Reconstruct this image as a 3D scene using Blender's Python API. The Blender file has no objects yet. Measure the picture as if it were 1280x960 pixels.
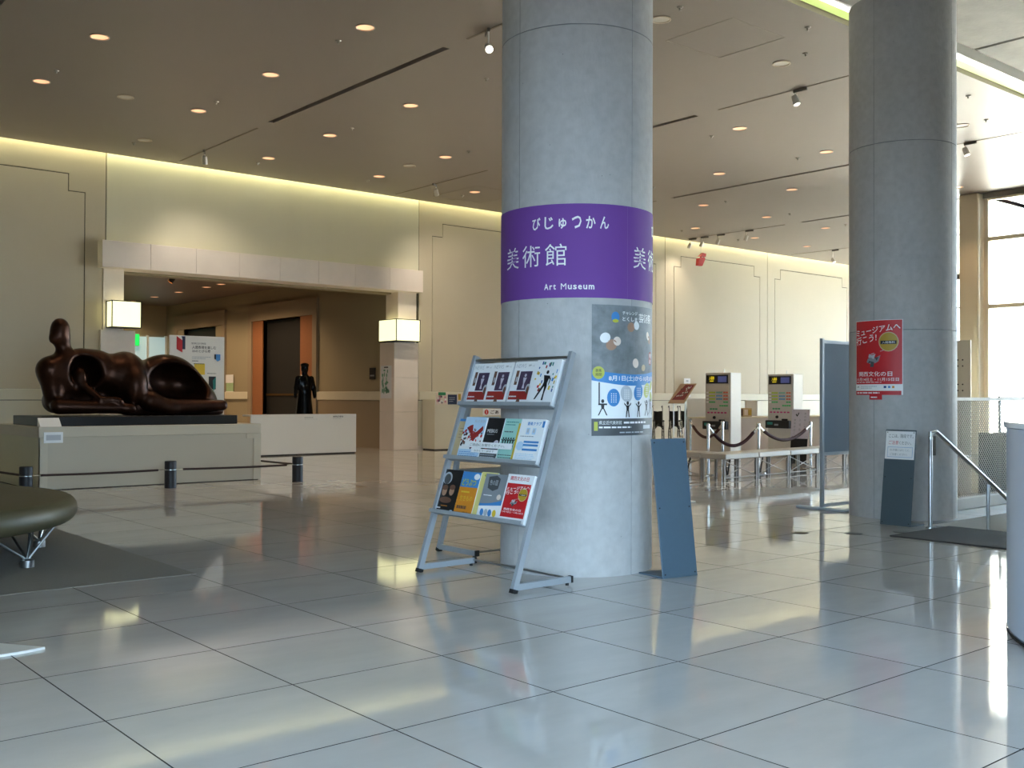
import bpy, math, random
import numpy as np
from mathutils import Vector, Matrix

random.seed(7)
SC = bpy.context.scene
COL = SC.collection

# ------------------------------------------------------------------ camera
F_PX, PITCH, ROLL, YAW = 1304.1, 0.0122, 0.0035, 0.8708
EYE = Vector((0, 0, 1.409))
_fw = Vector((math.cos(YAW), math.sin(YAW), 0)); _rt = Vector((math.sin(YAW), -math.cos(YAW), 0)); _up = Vector((0, 0, 1))
_fw2 = _fw*math.cos(PITCH) + _up*math.sin(PITCH); _up2 = -_fw*math.sin(PITCH) + _up*math.cos(PITCH)
_cx = _rt*math.cos(ROLL) + _up2*math.sin(ROLL); _cy = _up2*math.cos(ROLL) - _rt*math.sin(ROLL)
cam_data = bpy.data.cameras.new('camera'); cam_data.sensor_width = 36; cam_data.lens = F_PX/1280*36
cam_data.clip_start = .05; cam_data.clip_end = 300
cam = bpy.data.objects.new('camera', cam_data); COL.objects.link(cam)
cam.matrix_world = Matrix(((_cx.x, _cy.x, -_fw2.x, EYE.x), (_cx.y, _cy.y, -_fw2.y, EYE.y), (_cx.z, _cy.z, -_fw2.z, EYE.z), (0, 0, 0, 1)))
SC.camera = cam

def ray(x, y):
    return _fw2 + _cx*((x-640)/F_PX) - _cy*((y-480)/F_PX)
def on_plane(x, y, axis, val):
    d = ray(x, y); return EYE + d*((val-EYE[axis])/d[axis])
def at_depth(x, y, depth):
    return EYE + ray(x, y)*depth

# ------------------------------------------------------------------ world, exposure, daylight
SC.view_settings.view_transform = 'Standard'; SC.view_settings.look = 'None'
SC.view_settings.gamma = 1.0; SC.view_settings.use_curve_mapping = False
SC.view_settings.exposure = 2.83
SC.cycles.caustics_reflective = False
K = 1/8          # lights are dim in scene units, the exposure brings them up
world = bpy.data.worlds.new('overcast_sky'); SC.world = world; world.use_nodes = True
bg = world.node_tree.nodes['Background']
bg.inputs[0].default_value = (0.58, 0.77, 1.0, 1); bg.inputs[1].default_value = 14.0*K
sun = bpy.data.lights.new('sun', 'SUN'); sun.energy = 168*K; sun.angle = .009; sun.color = (1, .95, .86)
sun_o = bpy.data.objects.new('sun', sun); COL.objects.link(sun_o); sun_o.rotation_euler = Vector((-.42, .22, -1)).to_track_quat('-Z', 'Y').to_euler()

def area(name, loc, direction, sx, sy, power, color, portal=False):
    l = bpy.data.lights.new(name, 'AREA'); l.shape = 'RECTANGLE'; l.size = sx; l.size_y = sy
    l.energy = power; l.color = color
    if portal: l.cycles.is_portal = True
    o = bpy.data.objects.new(name, l); COL.objects.link(o); o.location = loc
    o.rotation_euler = Vector(direction).to_track_quat('-Z', 'Y').to_euler()
    return o
# daylight through the glazed sides of the hall
area('window_daylight_entrance', (26.3, 6.6, 3.6), (-1, 0, 0), 12.4, 5.6, 1, (1, 1, 1), True)
area('window_daylight_behind', (1.5, -3.1, 2.1), (0, 1, 0), 9, 4.0, 1, (1, 1, 1), True)
area('window_daylight_side', (-3.1, .4, 2.1), (1, 0, 0), 4.0, 7, 1, (1, 1, 1), True)
area('window_daylight_far', (42.3, 17.6, 3.4), (-1, 0, 0), 9.5, 5.6, 1, (1, 1, 1), True)

# ------------------------------------------------------------------ materials
def lin(c):
    return c/12.92 if c <= .04045 else ((c+.055)/1.055)**2.4
def rgb(h):
    if isinstance(h, str): return tuple(lin(int(h[i:i+2], 16)/255) for i in (0, 2, 4))
    return h
MATS = {}
def mat(name, color, rough=.5, metal=0., noise=0., nscale=4., bump=0., bscale=60., spec=.5, emit=None, estr=0., coat=0., stretch=None, objrand=0.):
    if name in MATS: return MATS[name]
    m = bpy.data.materials.new(name); m.use_nodes = True; MATS[name] = m
    nt = m.node_tree; b = nt.nodes['Principled BSDF']; c = rgb(color)
    b.inputs['Base Color'].default_value = (*c, 1); b.inputs['Roughness'].default_value = rough
    b.inputs['Metallic'].default_value = metal; b.inputs['Specular IOR Level'].default_value = spec
    b.inputs['Coat Weight'].default_value = coat
    if emit is not None:
        b.inputs['Emission Color'].default_value = (*rgb(emit), 1); b.inputs['Emission Strength'].default_value = estr*K
    tc = nt.nodes.new('ShaderNodeTexCoord'); src = tc.outputs['Object']
    if stretch:
        mp = nt.nodes.new('ShaderNodeMapping'); mp.inputs['Scale'].default_value = stretch
        nt.links.new(src, mp.inputs['Vector']); src = mp.outputs[0]
    if noise or objrand:
        n = nt.nodes.new('ShaderNodeTexNoise'); n.inputs['Scale'].default_value = nscale; n.inputs['Detail'].default_value = 7
        n.inputs['Roughness'].default_value = .6
        fac = n.outputs['Fac']
        nt.links.new(src, n.inputs['Vector'])
        if objrand:
            oi = nt.nodes.new('ShaderNodeObjectInfo')
            ad = nt.nodes.new('ShaderNodeVectorMath'); ad.operation = 'ADD'
            cv = nt.nodes.new('ShaderNodeVectorMath'); cv.operation = 'SCALE'; cv.inputs[0].default_value = (37, 91, 13)
            nt.links.new(oi.outputs['Random'], cv.inputs['Scale']); nt.links.new(src, ad.inputs[0]); nt.links.new(cv.outputs[0], ad.inputs[1])
            nt.links.new(ad.outputs[0], n.inputs['Vector'])
        mr = nt.nodes.new('ShaderNodeMapRange'); mr.inputs['From Min'].default_value = .3; mr.inputs['From Max'].default_value = .7
        mr.inputs['To Min'].default_value = 1-noise; mr.inputs['To Max'].default_value = 1+noise*.6
        nt.links.new(fac, mr.inputs['Value'])
        val = mr.outputs[0]
        if objrand:
            m2 = nt.nodes.new('ShaderNodeMapRange'); m2.inputs['To Min'].default_value = 1-objrand; m2.inputs['To Max'].default_value = 1+objrand
            nt.links.new(oi.outputs['Random'], m2.inputs['Value'])
            mm = nt.nodes.new('ShaderNodeMath'); mm.operation = 'MULTIPLY'
            nt.links.new(val, mm.inputs[0]); nt.links.new(m2.outputs[0], mm.inputs[1]); val = mm.outputs[0]
        mx = nt.nodes.new('ShaderNodeVectorMath'); mx.operation = 'SCALE'; mx.inputs[0].default_value = c
        nt.links.new(val, mx.inputs['Scale']); nt.links.new(mx.outputs[0], b.inputs['Base Color'])
    if bump:
        n2 = nt.nodes.new('ShaderNodeTexNoise'); n2.inputs['Scale'].default_value = bscale; n2.inputs['Detail'].default_value = 4
        bp = nt.nodes.new('ShaderNodeBump'); bp.inputs['Strength'].default_value = bump; bp.inputs['Distance'].default_value = .01
        nt.links.new(src, n2.inputs['Vector']); nt.links.new(n2.outputs['Fac'], bp.inputs['Height']); nt.links.new(bp.outputs[0], b.inputs['Normal'])
    return m
def flat(h, rough=.45):
    """plain printing-ink colour"""
    return mat('ink_'+h, h, rough)
def glass_mat():
    m = bpy.data.materials.new('window_glass'); m.use_nodes = True; nt = m.node_tree; nt.nodes.clear()
    o = nt.nodes.new('ShaderNodeOutputMaterial'); t = nt.nodes.new('ShaderNodeBsdfTransparent'); g = nt.nodes.new('ShaderNodeBsdfGlossy')
    t.inputs[0].default_value = (.93, .96, .95, 1); g.inputs['Roughness'].default_value = .02
    f = nt.nodes.new('ShaderNodeFresnel'); f.inputs[0].default_value = 1.45; mx = nt.nodes.new('ShaderNodeMixShader')
    nt.links.new(f.outputs[0], mx.inputs[0]); nt.links.new(t.outputs[0], mx.inputs[1]); nt.links.new(g.outputs[0], mx.inputs[2]); nt.links.new(mx.outputs[0], o.inputs[0])
    return m
def concrete_mat(name, base):
    m = mat(name, base, .6, noise=.10, nscale=1.1, bump=.25, bscale=45, spec=.35, stretch=(1, 1, .35))
    nt = m.node_tree; b = nt.nodes['Principled BSDF']
    old = b.inputs['Base Color'].links[0].from_socket
    v = nt.nodes.new('ShaderNodeTexVoronoi'); v.inputs['Scale'].default_value = 9
    tc = nt.nodes.new('ShaderNodeTexCoord'); nt.links.new(tc.outputs['Object'], v.inputs['Vector'])
    lt = nt.nodes.new('ShaderNodeMath'); lt.operation = 'LESS_THAN'; lt.inputs[1].default_value = .035
    nt.links.new(v.outputs['Distance'], lt.inputs[0])
    n = nt.nodes.new('ShaderNodeTexNoise'); n.inputs['Scale'].default_value = 14; n.inputs['Detail'].default_value = 8
    nt.links.new(tc.outputs['Object'], n.inputs['Vector'])
    mr = nt.nodes.new('ShaderNodeMapRange'); mr.inputs['From Min'].default_value = .3; mr.inputs['From Max'].default_value = .7
    mr.inputs['To Min'].default_value = .92; mr.inputs['To Max'].default_value = 1.06
    nt.links.new(n.outputs['Fac'], mr.inputs['Value'])
    sc = nt.nodes.new('ShaderNodeVectorMath'); sc.operation = 'SCALE'
    nt.links.new(old, sc.inputs[0]); nt.links.new(mr.outputs[0], sc.inputs['Scale'])
    mx = nt.nodes.new('ShaderNodeMix'); mx.data_type = 'RGBA'; mx.inputs[7].default_value = (.1, .11, .12, 1)
    ml = nt.nodes.new('ShaderNodeMath'); ml.operation = 'MULTIPLY'; ml.inputs[1].default_value = .7
    nt.links.new(lt.outputs[0], ml.inputs[0]); nt.links.new(ml.outputs[0], mx.inputs[0])
    nt.links.new(sc.outputs[0], mx.inputs[6]); nt.links.new(mx.outputs[2], b.inputs['Base Color'])
    return m

M_STONE = mat('polished_stone', 'cdcac6', .055, noise=.07, nscale=1.6, spec=.6, stretch=(1, 2.6, 1), objrand=.035)
M_GROUT = mat('grout', '3b3836', .9, spec=.1)
M_WALL = mat('wall_panel_paint', 'cbbfa6', .55, noise=.02, nscale=.8)
M_DADO = mat('dado_stone', 'dcd5bf', .4, noise=.03, nscale=1.5)
M_LINTEL = mat('lintel_stone', 'f2e6da', .5, noise=.04, nscale=2)
M_JOINT = mat('dark_joint', '4a4738', .8)
M_CEIL = mat('ceiling_paint', '8e8379', .45, noise=.02, nscale=.6)
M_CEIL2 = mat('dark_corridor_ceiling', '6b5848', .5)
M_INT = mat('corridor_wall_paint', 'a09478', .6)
M_CONC = concrete_mat('column_concrete', 'bab9b8')
M_BEAM = mat('beam_concrete', 'a9a59a', .7, noise=.22, nscale=1.3, bump=.3, bscale=20)
M_BLACK = mat('matt_black', '121212', .6)
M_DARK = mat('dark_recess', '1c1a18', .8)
M_STEEL = mat('brushed_steel', 'b9bcbd', .28, 1.)
M_CHROME = mat('chrome', 'd8d8d6', .12, 1.)
M_ALU = mat('grey_aluminium', 'a4aab0', .4, .25)
M_WHITE = mat('white_paint', 'eceae4', .4)
M_PAPER = mat('white_paper', 'eef0f2', .5)
M_SLATE = mat('slate_blue_panel', '4f6474', .5, noise=.03, nscale=30)
M_SLATE2 = mat('slate_grey_panel', '4d5a60', .5, noise=.03, nscale=30)
M_BRONZE = mat('dark_bronze', '3a2216', .34, .8, noise=.4, nscale=5)
M_GLASS = glass_mat()

# ------------------------------------------------------------------ mesh builder
class MB:
    def __init__(s): s.v = []; s.f = []; s.m = []; s.mats = []; s.smooth = []
    def mi(s, m):
        if m not in s.mats: s.mats.append(m)
        return s.mats.index(m)
    def add(s, verts, faces, m=None, M=None, smooth=False):
        b = len(s.v); k = s.mi(m)
        for p in verts:
            p = Vector(p)
            s.v.append(tuple(M @ p if M is not None else p))
        for f in faces: s.f.append([b+i for i in f]); s.m.append(k); s.smooth.append(smooth)
        return s
    def box(s, x0, x1, y0, y1, z0, z1, m=None, M=None):
        v = [(x, y, z) for x in (x0, x1) for y in (y0, y1) for z in (z0, z1)]
        return s.add(v, [(0, 1, 3, 2), (4, 6, 7, 5), (0, 4, 5, 1), (2, 3, 7, 6), (0, 2, 6, 4), (1, 5, 7, 3)], m, M)
    def bbox(s, x0, x1, y0, y1, z0, z1, r, m=None, M=None):
        """box with chamfered edges"""
        v = []; idx = {}
        X = (x0, x1); Y = (y0, y1); Z = (z0, z1)
        for i in (0, 1):
            for j in (0, 1):
                for k in (0, 1):
                    sx, sy, sz = (r if i == 0 else -r), (r if j == 0 else -r), (r if k == 0 else -r)
                    idx[i, j, k, 0] = len(v); v.append((X[i], Y[j]+sy, Z[k]+sz))
                    idx[i, j, k, 1] = len(v); v.append((X[i]+sx, Y[j], Z[k]+sz))
                    idx[i, j, k, 2] = len(v); v.append((X[i]+sx, Y[j]+sy, Z[k]))
        f = []
        for i in (0, 1): f.append([idx[i, a, b, 0] for a, b in ((0, 0), (0, 1), (1, 1), (1, 0))])
        for j in (0, 1): f.append([idx[a, j, b, 1] for a, b in ((0, 0), (0, 1), (1, 1), (1, 0))])
        for k in (0, 1): f.append([idx[a, b, k, 2] for a, b in ((0, 0), (0, 1), (1, 1), (1, 0))])
        for a in (0, 1):
            for b in (0, 1):
                f.append([idx[a, b, 0, 0], idx[a, b, 1, 0], idx[a, b, 1, 1], idx[a, b, 0, 1]])
                f.append([idx[a, 0, b, 0], idx[a, 1, b, 0], idx[a, 1, b, 2], idx[a, 0, b, 2]])
                f.append([idx[0, a, b, 1], idx[1, a, b, 1], idx[1, a, b, 2], idx[0, a, b, 2]])
        for i in (0, 1):
            for j in (0, 1):
                for k in (0, 1): f.append([idx[i, j, k, q] for q in range(3)])
        return s.add(v, f, m, M)
    def tube(s, pts, r, m=None, n=10, M=None, cap=True):
        pts = [Vector(p) for p in pts]; v = []; rs = r if isinstance(r, (list, tuple)) else [r]*len(pts)
        prev = None
        for i, p in enumerate(pts):
            t = (pts[min(i+1, len(pts)-1)] - pts[max(i-1, 0)]).normalized()
            if prev is None:
                a = Vector((0, 0, 1)) if abs(t.z) < .9 else Vector((1, 0, 0))
                u = t.cross(a).normalized()
            else:
                u = (prev - t*prev.dot(t)).normalized()
            prev = u; w = t.cross(u)
            for k in range(n):
                a = 2*math.pi*k/n; v.append(p + (u*math.cos(a)+w*math.sin(a))*rs[i])
        f = [(i*n+k, i*n+(k+1) % n, (i+1)*n+(k+1) % n, (i+1)*n+k) for i in range(len(pts)-1) for k in range(n)]
        s.add(v, f, m, M, True)
        if cap:
            b = len(s.v)-len(v); k = s.mi(m)
            s.f.append([b+i for i in reversed(range(n))]); s.m.append(k); s.smooth.append(False)
            s.f.append([b+(len(pts)-1)*n+i for i in range(n)]); s.m.append(k); s.smooth.append(False)
        return s
    def bar(s, a, b, w, h, m=None, M=None):
        """rectangular bar from a to b"""
        a, b = Vector(a), Vector(b); t = (b-a).normalized()
        u = t.cross(Vector((0, 0, 1)))
        u = u.normalized() if u.length > 1e-4 else Vector((0, 1, 0))
        q = u.cross(t)
        v = [p + u*i*w/2 + q*j*h/2 for p in (a, b) for i, j in ((-1, -1), (1, -1), (1, 1), (-1, 1))]
        return s.add(v, [(3, 2, 1, 0), (4, 5, 6, 7)] + [(i, (i+1) % 4, 4+(i+1) % 4, 4+i) for i in range(4)], m, M)
    def lathe(s, prof, m=None, n=32, M=None, smooth=True, a0=0, a1=2*math.pi):
        full = abs(a1-a0-2*math.pi) < 1e-6; k = n if full else n+1; v = []
        for r, z in prof:
            for i in range(k):
                a = a0+(a1-a0)*i/n; v.append((r*math.cos(a), r*math.sin(a), z))
        f = [(j*k+i, j*k+(i+1) % k, (j+1)*k+(i+1) % k, (j+1)*k+i) for j in range(len(prof)-1) for i in range(n)]
        return s.add(v, f, m, M, smooth)
    def prism(s, poly, h, m=None, M=None):
        """poly in local xy, extruded z 0..h"""
        n = len(poly)
        v = [(x, y, 0) for x, y in poly] + [(x, y, h) for x, y in poly]
        return s.add(v, [list(reversed(range(n))), list(range(n, 2*n))] + [(i, (i+1) % n, n+(i+1) % n, n+i) for i in range(n)], m, M)
    def build(s, name, parent=None, loc=(0, 0, 0), rotz=0., fix=False):
        me = bpy.data.meshes.new(name); me.from_pydata(s.v, [], s.f)
        for m in s.mats:
            if m is not None: me.materials.append(m)
        me.polygons.foreach_set('material_index', s.m); me.polygons.foreach_set('use_smooth', s.smooth); me.update()
        if any(s.smooth):
            try: me.set_sharp_from_angle(angle=math.radians(40))
            except Exception: pass
        o = bpy.data.objects.new(name, me); COL.objects.link(o); o.location = loc; o.rotation_euler.z = rotz
        if parent is not None: o.parent = parent
        return o

def tag(o, label=None, cat=None, group=None, kind=None):
    if label: o['label'] = label
    if cat: o['category'] = cat
    if group: o['group'] = group
    if kind: o['kind'] = kind
    return o
def thing(name, label, cat, loc=(0, 0, 0), rotz=0., group=None):
    o = bpy.data.objects.new(name, None); o.empty_display_size = .1; COL.objects.link(o)
    o.location = loc; o.rotation_euler.z = rotz
    return tag(o, label, cat, group)
def copy_tree(o, parent=None):
    c = o.copy(); COL.objects.link(c); c.parent = parent
    for ch in list(o.children): copy_tree(ch, c)
    return c
def struct(o): o['kind'] = 'structure'; return o

# ------------------------------------------------------------------ text and flat print
_tcache = {}
def glyphs(body, bold=0.):
    key = (body, bold)
    if key not in _tcache:
        c = bpy.data.curves.new('lettering', 'FONT'); c.body = body; c.resolution_u = 2; c.offset = bold
        o = bpy.data.objects.new('lettering', c); COL.objects.link(o)
        bpy.context.view_layer.update()
        me = bpy.data.meshes.new_from_object(o.evaluated_get(bpy.context.evaluated_depsgraph_get()))
        v = [tuple(p.co) for p in me.vertices]; f = [tuple(p.vertices) for p in me.polygons]
        bpy.data.objects.remove(o); bpy.data.curves.remove(c); bpy.data.meshes.remove(me)
        _tcache[key] = (v, f)
    return _tcache[key]
class Print:
    """flat print laid on a surface; pos(s, t, off) maps sheet coordinates to space"""
    def __init__(self, mb, pos, seg=None, step=.0008): self.mb = mb; self.pos = pos; self.seg = seg; self.L = 1; self.step = step
    def rect(self, s0, s1, t0, t1, m, layer=1):
        n = max(1, int(abs(s1-s0)/self.seg)+1) if self.seg else 1; o = layer*self.step
        v = [self.pos(s0+(s1-s0)*i/n, t, o) for t in (t0, t1) for i in range(n+1)]
        self.mb.add(v, [(i, i+1, n+2+i, n+1+i) for i in range(n)], m)
    def poly(self, pts, m, layer=2):
        self.mb.add([self.pos(a, b, layer*self.step) for a, b in pts], [list(range(len(pts)))], m)
    def ell(self, s, t, rs, rt, m, layer=2, n=20, rot=0.):
        c, q = math.cos(rot), math.sin(rot)
        pts = [(s+rs*math.cos(a)*c-rt*math.sin(a)*q, t+rs*math.cos(a)*q+rt*math.sin(a)*c) for a in [2*math.pi*i/n for i in range(n)]]
        v = [self.pos(s, t, layer*self.step)]+[self.pos(a, b, layer*self.step) for a, b in pts]
        self.mb.add(v, [(0, 1+i, 1+(i+1) % n) for i in range(n)], m)
    def text(self, body, s0, s1, t0, t1, m, layer=3, bold=0., shear=0., slope=0.):
        v, f = glyphs(body, bold)
        xs = [p[0] for p in v]; ys = [p[1] for p in v]; x0, x1, y0, y1 = min(xs), max(xs), min(ys), max(ys)
        out = []
        for p in v:
            a = (p[0]-x0)/(x1-x0); b = (p[1]-y0)/(y1-y0)
            out.append(self.pos(s0+(s1-s0)*a+shear*b, t0+(t1-t0)*b+slope*a, layer*self.step))
        self.mb.add(out, f, m)
    def lines(self, s0, s1, t0, t1, n, m, layer=3, frac=.45):
        """unreadably small lines of print"""
        h = (t1-t0)/n; rnd = random.Random(int((s0+t0)*1000))
        for i in range(n):
            b = t1-(i+.5)*h; e = s0+(s1-s0)*(1 if i < n-1 else .7)*rnd.uniform(.85, 1)
            x = s0
            while x < e:
                w = (s1-s0)*rnd.uniform(.05, .14); self.rect(x, min(x+w, e), b-h*frac/2, b+h*frac/2, m, layer); x += w+(s1-s0)*.02
def plane_pos(M):
    return lambda s, t, o: M @ Vector((s, t, o))
def cyl_pos(R, a0, z0):
    return lambda s, t, o: Vector(((R+o)*math.cos(a0+s/R), (R+o)*math.sin(a0+s/R), z0+t))

# ------------------------------------------------------------------ rounded solids from a distance field
def surface_net(fn, lo, hi, h):
    lo = np.array(lo, float); n = np.ceil((np.array(hi)-lo)/h).astype(int)+1
    g = [lo[i]+h*np.arange(n[i]) for i in range(3)]
    P = np.stack(np.meshgrid(*g, indexing='ij'), -1); D = fn(P)
    ins = D < 0
    cnt = np.zeros(np.array(ins.shape)-1, int); acc = np.zeros((*cnt.shape, 3)); num = np.zeros(cnt.shape)
    cs = [(i, j, k) for i in (0, 1) for j in (0, 1) for k in (0, 1)]
    def sl(A, c): return A[c[0]:A.shape[0]-1+c[0], c[1]:A.shape[1]-1+c[1], c[2]:A.shape[2]-1+c[2]]
    for c in cs: cnt += sl(ins, c)
    for c in cs:
        for ax in range(3):
            if c[ax] == 0:
                e = list(c); e[ax] = 1
                a, b = sl(D, c), sl(D, tuple(e)); cr = (a < 0) != (b < 0)
                t = np.where(cr, a/np.where(cr, a-b, 1), 0)
                pt = np.array(c, float)+np.zeros((*a.shape, 3)); pt[..., ax] = t
                acc += np.where(cr[..., None], pt, 0); num += cr
    act = (cnt > 0) & (cnt < 8)
    ids = -np.ones(cnt.shape, int); ids[act] = np.arange(act.sum())
    ix = np.argwhere(act); verts = lo+h*(ix+acc[act]/num[act][:, None])
    faces = []
    for ax in range(3):
        o1, o2 = [(1, 2), (2, 0), (0, 1)][ax]
        s0 = [slice(1, -1)]*3; s0[ax] = slice(0, -1); s1 = list(s0); s1[ax] = slice(1, None)
        a, b = ins[tuple(s0)], ins[tuple(s1)]
        for flip, mk in ((False, a & ~b), (True, ~a & b)):
            q = np.argwhere(mk); q = q+np.array([0 if i == ax else 1 for i in range(3)])
            def off(d1, d2):
                r = q.copy(); r[:, o1] -= d1; r[:, o2] -= d2; return ids[r[:, 0], r[:, 1], r[:, 2]]
            quad = np.stack([off(1, 1), off(0, 1), off(0, 0), off(1, 0)], 1)
            faces.append(quad[:, ::-1] if flip else quad)
    return verts.tolist(), np.concatenate(faces).tolist()
def sd_ell(P, c, r, rot=0.):
    q = P-np.array(c); x, z = q[..., 0].copy(), q[..., 2].copy(); cr, sr = math.cos(rot), math.sin(rot)
    q = np.stack([x*cr+z*sr, q[..., 1], -x*sr+z*cr], -1)
    k0 = np.linalg.norm(q/np.array(r), axis=-1); k1 = np.linalg.norm(q/np.array(r)**2, axis=-1)
    return k0*(k0-1)/np.maximum(k1, 1e-6)
def sd_cap(P, a, b, ra, rb):
    a, b = np.array(a, float), np.array(b, float); d = b-a
    t = np.clip(((P-a)@d)/(d@d), 0, 1)
    return np.linalg.norm(P-a-t[..., None]*d, axis=-1)-(ra+(rb-ra)*t)
def smin(a, b, k):
    h = np.maximum(k-np.abs(a-b), 0)/k; return np.minimum(a, b)-h*h*k*.25
def smax(a, b, k): return -smin(-a, -b, k)

# ================================================================== SETTING
T = .9; GX, GY = .677, .096
ZC = 6.58; YW = 22.8
HOLE = (11.05, 15.6, 1.9, 5.9)       # stairwell
# ---- floor
mb = MB()
for x0, x1, y0, y1 in ((-3.3, HOLE[0], -3.3, 44), (HOLE[1], 42.5, -3.3, 44), (HOLE[0], HOLE[1], -3.3, HOLE[2]), (HOLE[0], HOLE[1], HOLE[3], 44)):
    mb.box(x0, x1, y0, y1, -.3, -.0015, M_GROUT)
floor = struct(mb.build('floor'))
G = .0036
def cut(r):
    x0, x1, y0, y1 = r
    if x1 <= HOLE[0] or x0 >= HOLE[1] or y1 <= HOLE[2] or y0 >= HOLE[3]: return [r]
    out = []
    if x0 < HOLE[0]: out.append((x0, HOLE[0], y0, y1)); x0 = HOLE[0]
    if x1 > HOLE[1]: out.append((HOLE[1], x1, y0, y1)); x1 = HOLE[1]
    if y0 < HOLE[2]: out.append((x0, x1, y0, HOLE[2]))
    if y1 > HOLE[3]: out.append((x0, x1, HOLE[3], y1))
    return out
tiles = []
for i in range(-8, 47):
    for j in range(-8, 43):
        x0, y0 = GX+i*T, GY+j*T
        if y0+T > 44 or x0+T > 42.4 or x0 < -3.3 or y0 < -3.3: continue
        if y0 > YW and (x0 < 2 or x0 > 15.4): continue
        c = Vector((x0+T/2, y0+T/2, 0))-EYE; dep = c.dot(_fw2)
        u = abs(c.dot(_rt))/max(dep, .1)
        vis = dep > 2.6 and u < .49+.7/dep
        tiles.append(((0 if vis else 1000)+c.length, (x0, x0+T, y0, y0+T)))
tiles.sort()
def tile(m_, x0, x1, y0, y1):
    v = [(x, y, z) for z in (-.02, 0) for x, y in ((x0, y0), (x1, y0), (x1, y1), (x0, y1))]
    m_.add(v, [(4, 5, 6, 7)], M_STONE); m_.add(v, [(0, 1, 5, 4), (1, 2, 6, 5), (2, 3, 7, 6), (3, 0, 4, 7), (3, 2, 1, 0)], M_GROUT)
tm = MB(); tile(tm, -T/2+G, T/2-G, -T/2+G, T/2-G)
proto = None; rest = MB(); n_t = 0
for d, r in tiles:
    cs = cut(r)
    if n_t < 300 and d < 1000 and cs == [r]:
        if proto is None: o = proto = tm.build('floor_tile', floor)
        else: o = proto.copy(); COL.objects.link(o)
        o.parent = floor; o.location = ((r[0]+r[1])/2, (r[2]+r[3])/2, 0); n_t += 1
    else:
        for q in cs:
            if q[1]-q[0] > .02 and q[3]-q[2] > .02: tile(rest, q[0]+G, q[1]-G, q[2]+G, q[3]-G)
tag(rest.build('far_floor_tiles', floor), kind='stuff')

# ---- stairwell going down beside the round counter
mb = MB(); STEP = mat('stair_stone', 'd8d5cf', .4, noise=.05)
for k in range(12):
    mb.box(HOLE[0]+.02+k*.3, HOLE[0]+.02+(k+1)*.3, HOLE[2], HOLE[3]-.006, -.2-(k+1)*.165-.3, -(k+1)*.165, STEP)
struct(mb.build('floor_stairs'))
mb = MB(); M_EDGE = mat('stair_edge_stone', 'd2cfc8', .4)
mb.box(HOLE[0], HOLE[1], HOLE[3]-.003, HOLE[3]+.0, -2.6, -.002, M_EDGE); mb.box(HOLE[1]-.003, HOLE[1], HOLE[2], HOLE[3]-.003, -2.6, -.002, M_EDGE); struct(mb.build('trim_stair_edge'))
mb = MB(); mb.box(HOLE[0]-.1, HOLE[1], HOLE[3], HOLE[3]+.1, -2.6, -.302, M_DADO); mb.box(HOLE[0]-.1, HOLE[1], HOLE[2]-.1, HOLE[2], -2.6, -.302, M_DADO)
mb.box(HOLE[1], HOLE[1]+.1, HOLE[2]-.1, HOLE[3]+.1, -2.6, -.302, M_DADO); mb.box(HOLE[0]-.1, HOLE[1], HOLE[2]-.1, HOLE[3]+.1, -2.8, -2.6, M_DADO)
struct(mb.build('wall_stairwell'))

# ---- main ceiling with recessed slots
slotX = [3.62, 9.17, 14.87, 20.57, 26.27, 31.97]
SY0, SY1, SW = 12.43, 18.0, .06
CEIL_Y0, CEIL_Y1 = 8.05, 22.58
mb = MB(); xs = [-3.3]
for s in slotX: xs += [s-SW, s+SW]
xs += [26.35, 42.4]; xs.sort()
for a, b in zip(xs[:-1], xs[1:]):
    slot = any(abs((a+b)/2-s) < .01 for s in slotX)
    for y0, y1 in ((CEIL_Y0, SY0), (SY0, SY1), (SY1, CEIL_Y1)):
        if slot and (y0, y1) == (SY0, SY1): continue
        if b > 26.35: y0 = max(y0, 12.7)
        if y1 > y0: mb.box(a, b, y0, y1, ZC, ZC+.12, M_CEIL)
ceiling = struct(mb.build('ceiling'))
for s in slotX:
    mb = MB(); mb.box(s-SW-.02, s+SW+.02, SY0-.02, SY1+.02, ZC+.30, ZC+.32, M_DARK)
    mb.box(s-SW-.02, s-SW, SY0, SY1, ZC+.12, ZC+.3, M_DARK); mb.box(s+SW, s+SW+.02, SY0, SY1, ZC+.12, ZC+.3, M_DARK)
    mb.build('slot_recess', ceiling)
    for y0, y1 in ((18.55, 22.3), (8.9, 11.92))[:1 if s > 26 else 2]:
        mb = MB(); mb.box(s-.018, s+.018, y0, y1, ZC-.006, ZC, mat('track_bronze', '6a5c48', .5)); mb.build('light_track', ceiling)
for (x0, x1, y0, y1) in ((11.4, 12.6, 8.9, 10.1), (15.75, 17.3, 20.1, 21.9)):   # flush access hatches
    mb = MB(); g = .012; mm = mat('hatch_edge', '9b9184', .5)
    mb.box(x0, x1, y0, y0+g, ZC-.004, ZC, mm); mb.box(x0, x1, y1-g, y1, ZC-.004, ZC, mm)
    mb.box(x0, x0+g, y0, y1, ZC-.004, ZC, mm); mb.box(x1-g, x1, y0, y1, ZC-.004, ZC, mm)
    mb.build('access_hatch', ceiling)
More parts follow.
